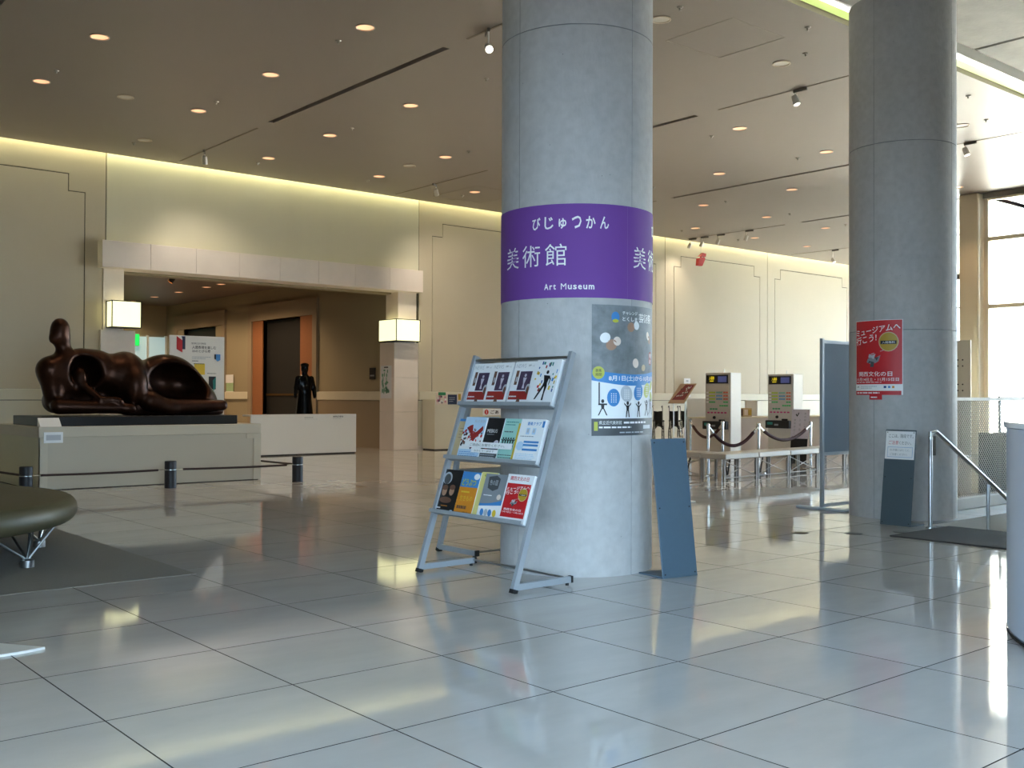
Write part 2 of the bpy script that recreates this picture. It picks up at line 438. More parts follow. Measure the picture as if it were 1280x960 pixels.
# upper roof, light trough, beam
mb = MB(); mb.box(-3.3, 26.3, -3.3, 8.05, 7.6, 7.8, M_BEAM); mb.box(-3.3, 26.3, 8.05, 23.2, 7.6, 7.8, M_DARK); mb.box(26.3, 42.4, 12.7, 23.2, 7.6, 7.8, M_DARK)
struct(mb.build('ceiling_upper'))
mb = MB(); mb.box(-3.2, 26, 8.02, 8.05, ZC+.12, 7.6, M_WHITE); struct(mb.build('trim_1'))
beams = []
for a, b in ((-3.2, 2.2), (2.21, 8.1), (8.11, 13.9), (13.92, 19.8), (19.81, 26.2)):
    mb = MB(); mb.bbox(a, b, 5.55, 6.80, 6.15, 7.6, .03, M_BEAM); beams.append(struct(mb.build('ceiling_beam')))
mb = MB(); mb.box(-3.2, 26, 6.80, 7.6, 7.1, 7.12, M_DARK); mb.box(-3.2, 26, 7.58, 7.62, 6.56, 7.1, M_WHITE); struct(mb.build('trim_2'))
lt = thing('light_trough', 'long lit trough with pale green diffuser along the ceiling edge', 'light', (0, 0, ZC))
mb = MB(); mb.box(-3.1, 26, 7.82, 8.02, .06, .08, mat('trough_diffuser', 'c8d890', .5, emit='c3dc6e', estr=.75)); mb.build('diffuser', lt)
for y in (7.67, 7.76):
    mb = MB(); mb.tube([(-3.1, y, .03), (26, y, .03)], .028, mat('trough_tube', 'ffffff', .4, emit='fffdf4', estr=3.)); mb.build('tube', lt)
mb = MB(); mb.box(-3.1, 26, 7.625, 7.82, .085, .1, M_WHITE); mb.build('housing', lt)

# ---- back wall: dark backing, proud panels with notched fields
OPX0, OPX1, OPZ = 7.98, 15.32, 4.15
mb = MB()
mb.box(-3.2, OPX0-.2, YW+.03, YW+.35, 0, 7.6, M_JOINT); mb.box(OPX1+.2, 42.4, YW+.03, YW+.35, 0, 7.6, M_JOINT)
mb.box(OPX0-.2, OPX1+.2, YW+.03, YW+.35, 4.4, 7.6, M_JOINT)
wall_back = struct(mb.build('wall_back'))
DADO = 1.54; WT = 6.95
def notched_panel(x0, x1, ins=.44, ztop=6.08, nx=.34, nz=.36, zlow=DADO):
    g = .011; a, b = x0+g, x1-g
    i0, i1 = x0+ins, x1-ins
    fr = MB()
    def bx(xa, xb, za, zb): fr.box(xa, xb, YW, YW+.03, za, zb, M_WALL)
    bx(a, i0-g, zlow, WT); bx(i1+g, b, zlow, WT)
    bx(i0-g, i1+g, ztop+g, WT)
    bx(i0-g, i0+nx-g, ztop-nz+g, ztop+g); bx(i1-nx+g, i1+g, ztop-nz+g, ztop+g)
    fr.build('panel_surround', wall_back)
    pn = MB(); z0 = zlow+.004
    poly = [(i0+g, z0), (i1-g, z0), (i1-g, ztop-nz-g), (i1-nx-g, ztop-nz-g), (i1-nx-g, ztop-g), (i0+nx+g, ztop-g), (i0+nx+g, ztop-nz-g), (i0+g, ztop-nz-g)]
    pn.prism(poly, .03, M_WALL, Matrix(((1, 0, 0, 0), (0, 0, -1, YW+.03), (0, 1, 0, 0), (0, 0, 0, 1))))
    pn.build('wall_panel', wall_back)
for x0, x1 in ((-3.15, 2.1), (2.1, 7.75), (15.95, 20.9), (20.9, 25.72), (25.72, 31.22), (31.22, 36.8), (36.8, 42.3)):
    notched_panel(x0, x1)
mb = MB()
for i in range(8):
    w = (15.95-7.75)/8
mb = MB(); mb.box(7.761, 15.939, YW-.0, YW+.03, 4.72, WT, mat('fascia_panel_pale', 'dcd6be', .5, noise=.03, nscale=.7, stretch=(1.5, 1, .2))); mb.build('wall_panel', wall_back)  # paler than the other wall panels, faint upright variation
# dado with cap
for x0, x1 in ((-3.15, 7.62), (15.92, 26), (26.01, 42.3)):
    mb = MB(); mb.box(x0, x1, YW-.05, YW+.03, .1, 1.30, M_DADO); mb.box(x0, x1, YW-.02, YW+.03, 0, .1, M_LINTEL)
    mb.build('dado', wall_back)
    mb = MB(); mb.bbox(x0, x1, YW-.11, YW+.03, 1.312, DADO, .01, M_DADO); mb.build('dado_cap', wall_back)
# cove tube above the wall
cv = thing('cove_light', 'thin glowing strip along the top of the long panelled wall', 'light', (0, YW, ZC))
mb = MB(); mb.box(-3.15, 42.2, -.215, -.003, .155, .17, mat('cove_lamp', 'ffffff', .4, emit='ecebb4', estr=9.0)); mb.build('tube', cv)
mb = MB(); mb.box(-3.15, 42.2, -.22, 0.0, .18, .2, M_WHITE); mb.build('housing', cv)
# lintel stones over the opening
mb = MB(); mb.box(7.62, 15.86, YW-.28, YW+.3, 4.155, 4.70, M_JOINT); lintel = struct(mb.build('trim_lintel'))
xs = [7.58+(15.88-7.58)*i/8 for i in range(9)]
for a, b in zip(xs[:-1], xs[1:]):
    mb = MB(); mb.bbox(a+.002, b-.002, YW-.3, YW+.3, 4.145, 4.715, .004, M_LINTEL); mb.build('lintel_stone', lintel)
# door jamb piers
def pier(n, xa, xb, xu0, xu1, side):
    mb = MB(); mb.box(xu0, xu1, YW-.02, YW+.55, 2.82, 4.145, M_LINTEL)
    p = struct(mb.build('wall_pier_%s' % n))
    for z0, z1 in ((0, 1.0), (1.0, 1.9), (1.9, 2.82)):
        mb = MB(); mb.bbox(xa, xb, YW-.06, YW+.62, z0+.002, z1-.002, .004, M_LINTEL); mb.build('pier_stone', p)
pier('left', 7.64, 8.38, 7.70, 8.14, 1); pier('right', 15.14, 15.90, 15.28, 15.86, -1)
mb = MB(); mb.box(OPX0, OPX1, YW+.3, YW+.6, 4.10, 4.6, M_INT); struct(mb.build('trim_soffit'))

# ---- corridor beyond the opening
IX = 15.4; IZ = 4.78; YE = 38.6
mb = MB()
Dz0, Dz1 = 27.12, 31.58           # portal, outer edges
Ez0, Ez1 = 33.35, 37.7
OZ = 3.80
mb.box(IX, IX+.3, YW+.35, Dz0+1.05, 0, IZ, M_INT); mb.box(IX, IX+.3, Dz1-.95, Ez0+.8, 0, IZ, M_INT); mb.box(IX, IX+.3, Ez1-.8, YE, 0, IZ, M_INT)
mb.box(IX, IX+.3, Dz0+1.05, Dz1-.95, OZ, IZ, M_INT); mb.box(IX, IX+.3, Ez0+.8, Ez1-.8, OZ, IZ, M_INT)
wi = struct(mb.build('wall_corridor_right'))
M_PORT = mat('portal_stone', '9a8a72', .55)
M_OR = mat('orange_timber_reveal', '9a6440', .5, noise=.08, nscale=6, stretch=(1, 1, 6))
for y0, y1, rev in ((Dz0, Dz1, 1), (Ez0, Ez1, 0)):
    mb = MB(); w0, w1 = (1.05, .95) if rev else (.8, .8)
    mb.box(IX-.08, IX, y0, y0+.25, 0, 4.33, M_PORT); mb.box(IX-.08, IX, y1-.25, y1, 0, 4.33, M_PORT)
    mb.box(IX-.08, IX, y0+.25, y1-.25, OZ+.02, 4.33, M_PORT)
    mb.build('portal_frame', wi)
    mb = MB(); mr_ = M_OR if rev else M_INT
    mb.box(IX-.03, IX, y0+.25, y0+w0, 0, OZ+.02, mr_); mb.box(IX-.03, IX, y1-w1, y1-.25, 0, OZ+.02, mr_)
    mb.box(IX, IX+.3, y0+w0-.04, y0+w0, 0, OZ, mr_); mb.box(IX, IX+.3, y1-w1, y1-w1+.04, 0, OZ, mr_)
    mb.box(IX, IX+.3, y0+w0, y1-w1, OZ, OZ+.04, mr_)
    mb.build('portal_reveal', wi)
    mb = MB(); mb.box(IX+.12, IX+.2, y0+w0, y1-w1, 0, OZ, M_BLACK); mb.box(IX+.09, IX+.12, y0+w0, y1-w1, 1.42, 1.48, mat('brass', '8a6a3c', .35, .9)) if rev else None
    mb.build('dark_doorway', wi)
mb = MB(); mb.bbox(IX-.06, IX, YW+.62, Dz0, 1.30, DADO, .01, M_DADO); mb.build('dado_cap', wi)
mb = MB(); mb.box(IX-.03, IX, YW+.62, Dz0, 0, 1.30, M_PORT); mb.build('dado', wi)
mb = MB(); mb.bbox(IX-.06, IX, Dz1, Ez0, 1.30, DADO, .01, M_DADO); mb.build('dado_cap', wi)
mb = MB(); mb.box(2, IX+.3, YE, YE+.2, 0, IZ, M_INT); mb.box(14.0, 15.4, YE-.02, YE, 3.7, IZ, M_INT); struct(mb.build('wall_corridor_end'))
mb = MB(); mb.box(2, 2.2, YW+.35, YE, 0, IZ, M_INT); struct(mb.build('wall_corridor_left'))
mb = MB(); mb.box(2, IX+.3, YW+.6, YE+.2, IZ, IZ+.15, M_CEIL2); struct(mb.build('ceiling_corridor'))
# glazed end doors of the corridor
dr = struct(thing('door_1', 'pale blue glazed door at the far end of the dim corridor', 'door', (14.7, YE-.05, 0)))
mb = MB(); mb.box(-.75, .65, -.03, .03, .05, 3.6, mat('lit_frosted_glass', 'bcd8dd', .3, emit='a9cdd6', estr=.55)); mb.build('pane', dr)
mb = MB()
for x in (-.78, -.08, .62): mb.box(x, x+.08, -.06, .04, 0, 3.65, mat('door_frame_white', 'd9e2e4', .4))
mb.box(-.78, .7, -.06, .04, 2.35, 2.45, MATS['door_frame_white']); mb.build('door_frame', dr)

# ---- outer shell
M_SHELL = mat('shell_plaster', '7d786e', .6)
def glazed_wall(name, axis, val, a0, a1, cols, rows, z0=.1, z1=6.4, label=None, mw=.07, top=7.6, d=.08, mm=None, wide=()):
    """window wall in the plane axis=val, spanning a0..a1"""
    w = struct(thing(name, label, 'window', (0, 0, 0))); mm = mm or M_WHITE
    def bx(m_, u0, u1, q0, q1, t0, t1, mt):
        if axis == 0: m_.box(val+q0, val+q1, u0, u1, t0, t1, mt)
        else: m_.box(u0, u1, val+q0, val+q1, t0, t1, mt)
    us = [a0+(a1-a0)*i/cols for i in range(cols+1)] if isinstance(cols, int) else cols
    zs = [z0]+rows+[z1]
    for u in us:
        m_ = MB(); bx(m_, u-mw/2, u+mw/2, -d, d, 0, z1, mm); m_.build('mullion', w)
    for z in zs:
        m_ = MB(); bx(m_, a0, a1, -d*.8, d*.8, z-mw/2, z+mw/2, mm); m_.build('transom', w)
    for u0, u1 in zip(us[:-1], us[1:]):
        for t0, t1 in zip(zs[:-1], zs[1:]):
            m_ = MB(); bx(m_, u0+mw/2, u1-mw/2, -.004, .004, t0+mw/2, t1-mw/2, M_GLASS); m_.build('pane', w)
    m_ = MB(); bx(m_, a0, a1, -.1, .1, z1, top, M_SHELL); m_.build('header', w)
    return w
M_CREAM = mat('cream_frame', 'e6d6b8', .45)
glazed_wall('window_1', 0, 26.1, .3, 12.45, [.3, 2.3, 4.3, 6.35, 8.4, 10.45, 12.38], [3.72, 5.42], z1=6.45, mm=M_CREAM, label='tall cream-framed glass wall of the bright entrance', mw=.1)
glazed_wall('window_2', 1, -3.2, -3.2, 6, 4, [2.4], z1=4.1, label='low glass wall behind the hall')
glazed_wall('window_3', 0, -3.2, -3.2, 4, 3, [2.4], z1=4.1, label='low side glass wall of the hall')
glazed_wall('window_4', 0, 42.4, 12.9, 22.7, 4, [3.2, 5.2], label='glass wall at the far end of the hall')
mb = MB(); mb.box(6, 26.3, -3.4, -3.2, 0, 7.6, M_SHELL); struct(mb.build('wall_front'))
mb = MB(); mb.box(7.5, 24, -16, -3.45, -.05, 14, M_SHELL); struct(mb.build('wall_sun_blocker'))  # unseen block added to shade the ground outside the rear windows
mb = MB(); mb.box(-3.4, -3.2, 4, 23.2, 0, 7.6, M_SHELL); struct(mb.build('wall_left'))
mb = MB(); mb.bbox(25.75, 26.35, 12.45, 12.95, 0, ZC, .03, M_CREAM); struct(mb.build('trim_3'))
mb = MB(); mb.box(26.35, 42.4, 12.7, 12.9, 0, 7.6, M_WHITE); struct(mb.build('wall_right_far'))
mb = MB(); mb.box(26.0, 26.3, -3.4, .3, 0, 7.6, M_SHELL); struct(mb.build('wall_right'))
mb = MB(); mb.box(26.4, 120, -80, -3.4, -.35, -.05, mat('pale_paving', 'c4c2bc', .8)); mb.box(-60, 26.4, -80, -3.4, -.35, -.05, mat('low_bounce_ground', '37363a', .9, noise=.2, nscale=8)); mb.box(26.4, 120, -3.4, 12.6, -.35, -.05, MATS['pale_paving'])  # unseen ground by the rear windows made dark so less sunlight bounces in
mb.box(42.6, 120, 12.6, 60, -.35, -.05, MATS['pale_paving']); mb.box(-60, -3.4, -3.4, 60, -.35, -.05, MATS['low_bounce_ground'])
struct(mb.build('floor_outside'))
# outer porch beyond the entrance glass
mb = MB()
for y in (1.2, 4.2, 7.2, 10.2, 12.3): mb.box(31.0, 31.16, y, y+.16, -.05, 6.2, M_WHITE)
for z in (2.5, 4.4, 6.0): mb.box(31.02, 31.14, .5, 12.5, z, z+.1, M_WHITE)
tag(mb.build('entrance_porch'), 'white framed porch seen through the entrance glass', 'porch')

# ---- columns
def column(name, c, R, label, rings, seams):
    mb = MB(); zt = 6.15
    angs = [2*math.pi*i/120 for i in range(120)]
    sset = [math.radians(q) % (2*math.pi) for q in seams]
    angs = [a for a in angs if all(abs(a-q) > .02 for q in sset)]+[q+e for q in sset for e in (-.003, 0, .003)]
    angs = sorted(angs); n = len(angs)
    zs = [0.]
    for z in sorted(rings): zs += [z-.004, z, z+.004]
    zs.append(zt); rows = []
    for a, b in zip(zs[:-1], zs[1:]):
        k = max(1, int((b-a)/.5))
        rows += [a+(b-a)*i/k for i in range(k)]
    rows.append(zt); v = []; groove = []
    for z in rows:
        for a in angs:
            g = any(abs(z-q) < 1e-5 for q in rings) or any(abs(a-q) < 1e-6 for q in sset)
            groove.append(g); r = R-(.006 if g else 0); v.append((r*math.cos(a), r*math.sin(a), z))
    fs = [(j*n+i, j*n+(i+1) % n, (j+1)*n+(i+1) % n, (j+1)*n+i) for j in range(len(rows)-1) for i in range(n)]
    mb.add(v, [f for f in fs if not any(groove[k] for k in f)], M_CONC, None, True)
    mb.add(v, [f for f in fs if any(groove[k] for k in f)], mat('column_joint', '8d8f90', .8), None, False)
    mb.add([(R*math.cos(a), R*math.sin(a), zt) for a in angs], [list(range(n))], M_CONC)
    o = mb.build(name, None, (c[0], c[1], 0))
    return tag(o, label, 'column', 'concrete columns')
C1 = (6.076, 6.374); R1 = .634; C2 = (11.72, 6.60); R2 = .611
column('concrete_column', C1, R1, 'round grey concrete column wrapped with a purple sign', (4.34,), (179.8, 270.3))
column('concrete_column', C2, R2, 'round grey concrete column carrying the red museum poster', (4.39, 2.20), (179, 272))

# ================================================================== THINGS
INK = {k: flat(v) for k, v in dict(white='f2f2f2', black='17171a', red='c8232a', dred='9c2a26', blue='3f86c6', dblue='2a4f8f', sky='b9d6ee', yellow='e2c13a', gold='b8972e', lime='b9bd3c', grey='8a8f94', lgrey='b9bec4', dgrey='4b4f52', purple='4a3a52', mint='9fd2c8', beige='c9b28a', orange='d98a28', green='2f8a5a', brown='6b4a3a', skin='a9826a', sand='7d8285', egg='e4d3c6', lilac='c9c3cf', navy='23304f', pink='d08aa0', teal='237f78').items()}

# ---- purple wrap-around sign on the first column
M_PURPLE = mat('purple_vinyl', '74479a', .62, spec=.25)
ps = thing('purple_sign', 'purple wrap-around sign with white museum lettering on the column', 'sign', (C1[0], C1[1], 2.187))
Rb = R1+.004; H = .738
mb = MB(); mb.lathe([(Rb-.003, 0), (Rb, 0), (Rb, H), (Rb-.003, H)], M_PURPLE, 128); mb.build('vinyl_band', ps)
for a in (-94.4, 12.6, 119.6):
    mb = MB(); P = Print(mb, cyl_pos(Rb, 0, 0), .03); P.rect(math.radians(a)*Rb-.0012, math.radians(a)*Rb+.0012, 0, H, mat('seam_purple', '8a63ab', .4), 1)
    mb.build('seam', ps)
for nm, body, a0, a1, z0, z1, bd in (('hiragana_character', 'びじゅつかん', 193.1, 251.7, .541, .640, .018), ('kanji_character', '美術館', 164.3, 220.9, .252, .425, .0), ('letter', 'Art Museum', 202.6, 239.7, .064, .112, .02)):
    for k in (-1, 0, 1):
        n = len(body); w = math.radians(a1-a0)*Rb; x = math.radians(a0+107*k)*Rb
        W = {'A': 1.15, 'r': .75, 't': .7, ' ': .75, 'M': 1.4, 'u': 1., 's': .95, 'e': 1., 'm': 1.45}     # widely tracked Latin
        tot = sum(W.get(c, 1) for c in body)-(.12 if n != 10 else 0)
        for c in body:
            cw = W.get(c, 1)/tot*w
            if c != ' ':
                mb = MB(); P = Print(mb, cyl_pos(Rb, 0, 0)); hh = z1-z0
                if n == 10: P.text(c, x+cw*.1, x+cw*.86, z0, z1 if c in 'AM' else z0+hh*(.9 if c == 't' else .74), INK['white'], 4, 0 if c == 'M' else bd)
                elif c == 'ゅ': P.text(c, x+.06*cw, x+cw*.62, z0, z1-hh*.16, INK['white'], 4, bd)
                else: P.text(c, x, x+cw*(.68 if n > 3 else .80), z0, z1, INK['white'], 4, bd)
                mb.build(nm, ps)
            x += cw

# ---- tall festival poster on the first column
A0 = math.radians(-122.8)
mb = MB(); pos = cyl_pos(R1+.003, A0, 0); P = Print(mb, pos, .03, .0012); Wp, Hp = .745, 1.03
sand = mat('sand_photo', '7f8487', .5, noise=.35, nscale=9)
P.rect(0, Wp, 0, Hp, M_PAPER, 0); P.rect(0, Wp, .46, Hp, sand, 1); P.rect(0, Wp, 0, .135, INK['dgrey'], 1)
# blue wave
n = 14; top = [(Wp*i/n, .515-.03*math.sin(math.pi*i/n)) for i in range(n+1)]; bot = [(Wp*i/n, .435-.04*math.sin(math.pi*i/n)) for i in range(n+1)]
for i in range(n): P.poly([bot[i], bot[i+1], top[i+1], top[i]], INK['blue'], 2)
P.ell(.20, .935, .037, .042, INK['blue'], 2); P.ell(.20, .905, .028, .014, INK['lime'], 3)
P.text('チャレンジ', .265, .43, .955, .985, INK['white'], 3, .02); P.text('とくしま', .265, .43, .905, .94, INK['white'], 3, .02); P.text('芸術祭', .45, .66, .90, .975, INK['white'], 3, .012)
for s, t, a, b, c in ((.11, .77, .045, .04, 'white'), (.165, .715, .05, .042, 'skin'), (.215, .745, .035, .036, 'egg'), (.355, .86, .04, .038, 'skin'), (.42, .875, .033, .034, 'white'), (.60, .80, .025, .036, 'egg'), (.63, .77, .025, .036, 'skin'), (.41, .575, .036, .038, 'egg'), (.52, .54, .03, .026, 'beige')):
    P.ell(s, t, a, b, INK[c], 3, rot=.4)
for i, t in enumerate((.64, .60)): P.ell(.655, t, .035, .035, INK['dred'], 3)
P.text('特別', .63, .68, .62, .66, INK['white'], 4); P.text('展示', .63, .68, .575, .61, INK['white'], 4)
P.ell(.055, .495, .05, .05, INK['lime'], 3); P.text('募集', .03, .08, .5, .525, INK['black'], 4); P.text('期間', .03, .08, .468, .492, INK['black'], 4)
P.text('8月1日(土)から10月31日', .14, .72, .425, .475, INK['white'], 3, .02)
for s, t, a, b, c, r in ((.185, .30, .058, .07, 'blue', 0), (.31, .33, .06, .068, 'lgrey', .5), (.45, .345, .058, .07, 'blue', -.4), (.585, .36, .05, .065, 'lime', -.5), (.685, .40, .025, .05, 'lime', -.5), (.69, .31, .03, .045, 'lime', .5)):
    P.ell(s, t, a, b, INK[c], 2, rot=r)
for s, t in ((.185, .30), (.31, .33), (.45, .345), (.585, .36)):
    for k in (-1, 0, 1):
        for q in range(5): P.rect(s+k*.02-.004, s+k*.02+.004, t+.03-q*.016-.005, t+.03-q*.016+.004, INK['white'], 3)
P.rect(.055, .067, .25, .42, INK['dgrey'], 2)
def tiny_man(P, s, t, h, m, layer=3, arms=1, run=0):
    P.ell(s, t+h*.86, h*.1, h*.12, m, layer, 10)
    P.poly([(s-h*.12, t+h*.72), (s+h*.12, t+h*.72), (s+h*.08, t+h*.38), (s-h*.08, t+h*.38)], m, layer)
    for q in (-1, 1):
        P.poly([(s+q*h*.02, t+h*.42), (s+q*h*.1, t+h*.42), (s+q*h*(.16+run), t), (s+q*h*(.08+run), t)], m, layer)
        P.poly([(s+q*h*.1, t+h*.72), (s+q*h*.1, t+h*.62), (s+q*h*.28, t+h*(.62+.3*arms)), (s+q*h*.28, t+h*(.72+.3*arms))], m, layer)
for s, t, a, r in ((.09, .16, 0, .15), (.32, .145, .6, 0), (.45, .145, .5, 0), (.575, .155, .8, .1), (.665, .165, 1, .2)): tiny_man(P, s, t, .13, INK['black'], 3, a, r)
P.rect(.02, .05, .04, .11, INK['lime'], 2); P.text('県立近代美術館', .06, .26, .088, .118, INK['white'], 3); P.lines(.28, .70, .085, .12, 1, INK['white'])
P.lines(.06, .50, .052, .08, 1, INK['white']); P.rect(.52, .66, .05, .08, INK['lgrey'], 2); P.lines(.24, .70, .015, .035, 1, INK['lgrey'])
tag(mb.build('festival_poster', None, (C1[0], C1[1], 1.105)), 'tall art festival poster with eggs on sand and blue band on column', 'poster')

# ---- red museum poster on the second column
def museum_art(P, W, H, small=False):
    P.rect(0, W, 0, H, INK['red'], 1)
    P.text('ミュージアムへ', W*.02, W*.97, H*.775, H*.87, INK['white'], 3, .015, slope=H*.09)
    P.text('行こう!', W*.02, W*.52, H*.645, H*.76, INK['white'], 3, .015, slope=H*.06)
    P.ell(W*.75, H*.69, W*.19, W*.19, INK['beige'], 2); P.ell(W*.75, H*.69, W*.172, W*.172, INK['gold'], 3)
    P.rect(W*.60, W*.90, H*.655, H*.705, INK['black'], 4)
    P.text('入館無料', W*.63, W*.87, H*.664, H*.697, INK['white'], 5)
    for pts, c in (([(.30, .40), (.44, .36), (.50, .42), (.40, .47), (.33, .45)], 'grey'), ([(.36, .52), (.34, .47), (.46, .44), (.50, .52), (.42, .50)], 'lgrey'), ([(.46, .45), (.60, .50), (.56, .41), (.48, .38)], 'grey'), ([(.33, .38), (.40, .40), (.38, .33), (.46, .33), (.47, .40), (.36, .42)], 'dgrey'), ([(.48, .47), (.56, .47), (.52, .42)], 'dgrey')):
        P.poly([(W*a, H*b) for a, b in pts], INK[c], 3 if c != 'dgrey' else 4)
    P.poly([(W*.4, H*.51), (W*.66, H*.565), (W*.66, H*.572), (W*.4, H*.52)], INK['lgrey'], 4)
    P.text('関西文化の日', W*.1, W*.82, H*.195, H*.265, INK['white'], 3, .008)
    P.text('11月14日土・11月15日日', W*.04, W*.94, H*.125, H*.175, INK['white'], 3, .006)
    if not small: P.lines(W*.03, W*.95, H*.10, H*.118, 1, INK['white'])
mb = MB(); R = R2+.003; a0 = math.radians(153.0); Wp = math.radians(56.5)*R; P = Print(mb, cyl_pos(R, a0, .13), .03, .0012)
P.rect(-.008, Wp+.008, -.06, .815, INK['white'], 0)
P2 = Print(mb, lambda s, t, o: cyl_pos(R, a0, .13)(s, t, o), .03, .0013); museum_art(P2, Wp, .81)
P.rect(0, Wp, .0, .065, INK['white'], 2)
P.text('主催', .02, .06, .025, .045, INK['black'], 3); P.lines(.09, .34, .01, .05, 2, INK['lgrey']); P.rect(.40, .43, .02, .045, INK['dblue'], 3); P.rect(.45, .475, .02, .045, INK['blue'], 3); P.rect(.495, .52, .02, .045, INK['orange'], 3)
P.rect(-.004, Wp-.01, -.06, -.012, INK['red'], 1); P.lines(.02, Wp-.04, -.052, -.02, 1, INK['white'], 2)
P.rect(.22, .38, -.115, -.06, INK['red'], 1); P.lines(.24, .36, -.105, -.07, 1, INK['white'], 2)
tag(mb.build('museum_poster', None, (C2[0], C2[1], 1.375)), 'bright red museum day poster with gold disc taped to column', 'poster')

# ---- brochure racks
KS, KC = .3139, .9494
def slope(x, t, n, z=0): return (x, t*KS-n*KC, t*KC+n*KS)
def make_rack(label):
    r = thing('brochure_rack', label, 'rack', group='brochure racks beside the column')
    HW = .585
    for s in (-1, 1):
        mb = MB(); mb.bar(slope(s*HW, .02, 0), slope(s*HW, 1.84, 0), .035, .045, M_ALU); o = mb.build('upright', r)
        mb = MB(); mb.bar(slope(s*HW, 0.0, 0), slope(s*HW, .03, 0), .04, .05, M_BLACK); mb.build('end_cap', o)
        mb = MB(); mb.box(s*HW-.017, s*HW+.017, .0, .56, .02, .065, M_ALU); o = mb.build('foot', r)
        mb = MB(); mb.box(s*HW-.019, s*HW+.019, .555, .575, .018, .068, M_BLACK); mb.lathe([(0, 0), (.014, 0), (.014, .02), (0, .02)], M_BLACK, 10, Matrix.Translation((s*HW, .53, 0))); mb.build('end_cap', o)
    mb = MB(); mb.tube([(-HW, .545, .05), (HW, .545, .05)], .009, M_STEEL); mb.build('cross_rod', r)
    mb = MB(); mb.tube([slope(-HW, 1.80, 0), slope(HW, 1.80, 0)], .012, M_STEEL); mb.build('top_rod', r)
    for t0, t1 in ((1.40, 1.77), (.945, 1.30), (.495, .86)):
        o = MB(); MS = Matrix(((1, 0, 0, 0), (0, KS, -KC, 0), (0, KC, KS, 0), (0, 0, 0, 1)))
        o.box(-HW+.02, HW-.02, t0-.012, t0-.004, -.01, .075, M_ALU, MS); o.box(-HW+.02, HW-.02, t0-.012, t0+.018, .073, .078, M_ALU, MS)
        o.box(-HW+.02, HW-.02, t0-.01, t1-.06, -.014, -.01, mat('rack_sheet', 'a3a9ac', .35, .5), MS)
        o.build('shelf', r)
        o = MB(); o.tube([slope(-HW, t1-.06, -.012), slope(HW, t1-.06, -.012)], .006, M_STEEL); o.build('shelf_rod', r)
    return r
RK = (4.83, 6.30); RR = -math.pi/2
rack1 = make_rack('silver leaning rack full of brochures in front of the column')
rack1.location = (RK[0], RK[1], 0); rack1.rotation_euler.z = RR
rack2 = copy_tree(rack1); rack2.location = (6.22, 7.72, 0); rack2.rotation_euler.z = math.pi
rack2['label'] = 'second silver rack standing behind the column and the full rack'
MSL = Matrix(((1, 0, 0, 0), (0, KS, -KC, 0), (0, KC, KS, 0), (0, 0, 0, 1)))
def leaflet(name, label, s0, t0, w, h, art, thick=.012, n0=-.006, rk=RK, rot=RR, group='brochures on the silver rack', cat='brochure', paper=None):
    mb = MB(); mb.box(-w/2, w/2, 0, h, 0, thick, paper or M_PAPER, MSL)
    M = MSL @ Matrix.Translation((-w/2, 0, thick)); P = Print(mb, plane_pos(M), None, .0004)
    if art: art(P, w, h)
    p = Vector(slope(s0+w/2, t0, n0)); c, q = math.cos(rot), math.sin(rot)
    o = mb.build(name, None, (rk[0]+p.x*c-p.y*q, rk[1]+p.x*q+p.y*c, p.z), rot)
    return tag(o, label, cat, group)
def art_news(P, w, h):
    P.text('NEWS', w*.06, w*.52, h*.86, h*.95, INK['lgrey'], 2); P.text('2009', w*.62, w*.75, h*.89, h*.93, INK['dgrey'], 2); P.text('vol', w*.8, w*.9, h*.88, h*.93, INK['lgrey'], 2)
    P.rect(w*.33, w*.88, h*.36, h*.78, INK['purple'], 2); P.ell(w*.6, h*.69, w*.05, h*.035, INK['lilac'], 3); P.poly([(w*.52, h*.64), (w*.68, h*.64), (w*.62, h*.5), (w*.66, h*.4), (w*.55, h*.4), (w*.57, h*.5)], INK['lilac'], 3)
    P.rect(w*.14, w*.27, h*.48, h*.8, INK['brown'], 2); P.rect(w*.19, w*.25, h*.55, h*.66, INK['lgrey'], 3)
    P.rect(w*.03, w*.9, h*.15, h*.34, INK['dred'], 2); P.lines(w*.06, w*.6, h*.19, h*.25, 1, INK['white'])
    P.ell(w*.83, h*.40, w*.1, h*.1, INK['lgrey'], 4); P.ell(w*.84, h*.36, w*.06, h*.09, INK['brown'], 5); P.ell(w*.52, h*.08, w*.09, h*.1, INK['brown'], 4)
def art_dance(P, w, h):
    rnd = random.Random(3); cols = ['red', 'blue', 'yellow', 'green', 'dblue', 'gold', 'dred', 'teal']
    for i in range(34):
        s, t = rnd.uniform(.08, .92)*w, rnd.uniform(.33, .95)*h
        if abs(s-w*.56) < w*.16 and t < h*.72: continue
        a = rnd.uniform(.015, .05)*w; b = rnd.uniform(.02, .05)*h
        P.poly([(s-a, t-b*.7), (s+a*.6, t-b), (s+a, t+b*.8), (s-a*.7, t+b)], INK[rnd.choice(cols)], 2)
    k = INK['black']; P.ell(w*.55, h*.73, w*.055, h*.04, k, 4)
    P.poly([(w*.42, h*.67), (w*.68, h*.65), (w*.62, h*.5), (w*.64, h*.42), (w*.44, h*.42), (w*.48, h*.52)], k, 4)
    P.poly([(w*.44, h*.44), (w*.53, h*.43), (w*.4, h*.28), (w*.28, h*.15), (w*.22, h*.15)], k, 4); P.poly([(w*.54, h*.44), (w*.64, h*.43), (w*.6, h*.28), (w*.6, h*.13), (w*.53, h*.13), (w*.55, h*.28)], k, 4)
    P.poly([(w*.66, h*.66), (w*.74, h*.58), (w*.7, h*.45), (w*.68, h*.46), (w*.7, h*.57), (w*.62, h*.62)], k, 4)
    P.lines(w*.05, w*.92, h*.05, h*.1, 1, INK['dgrey'])
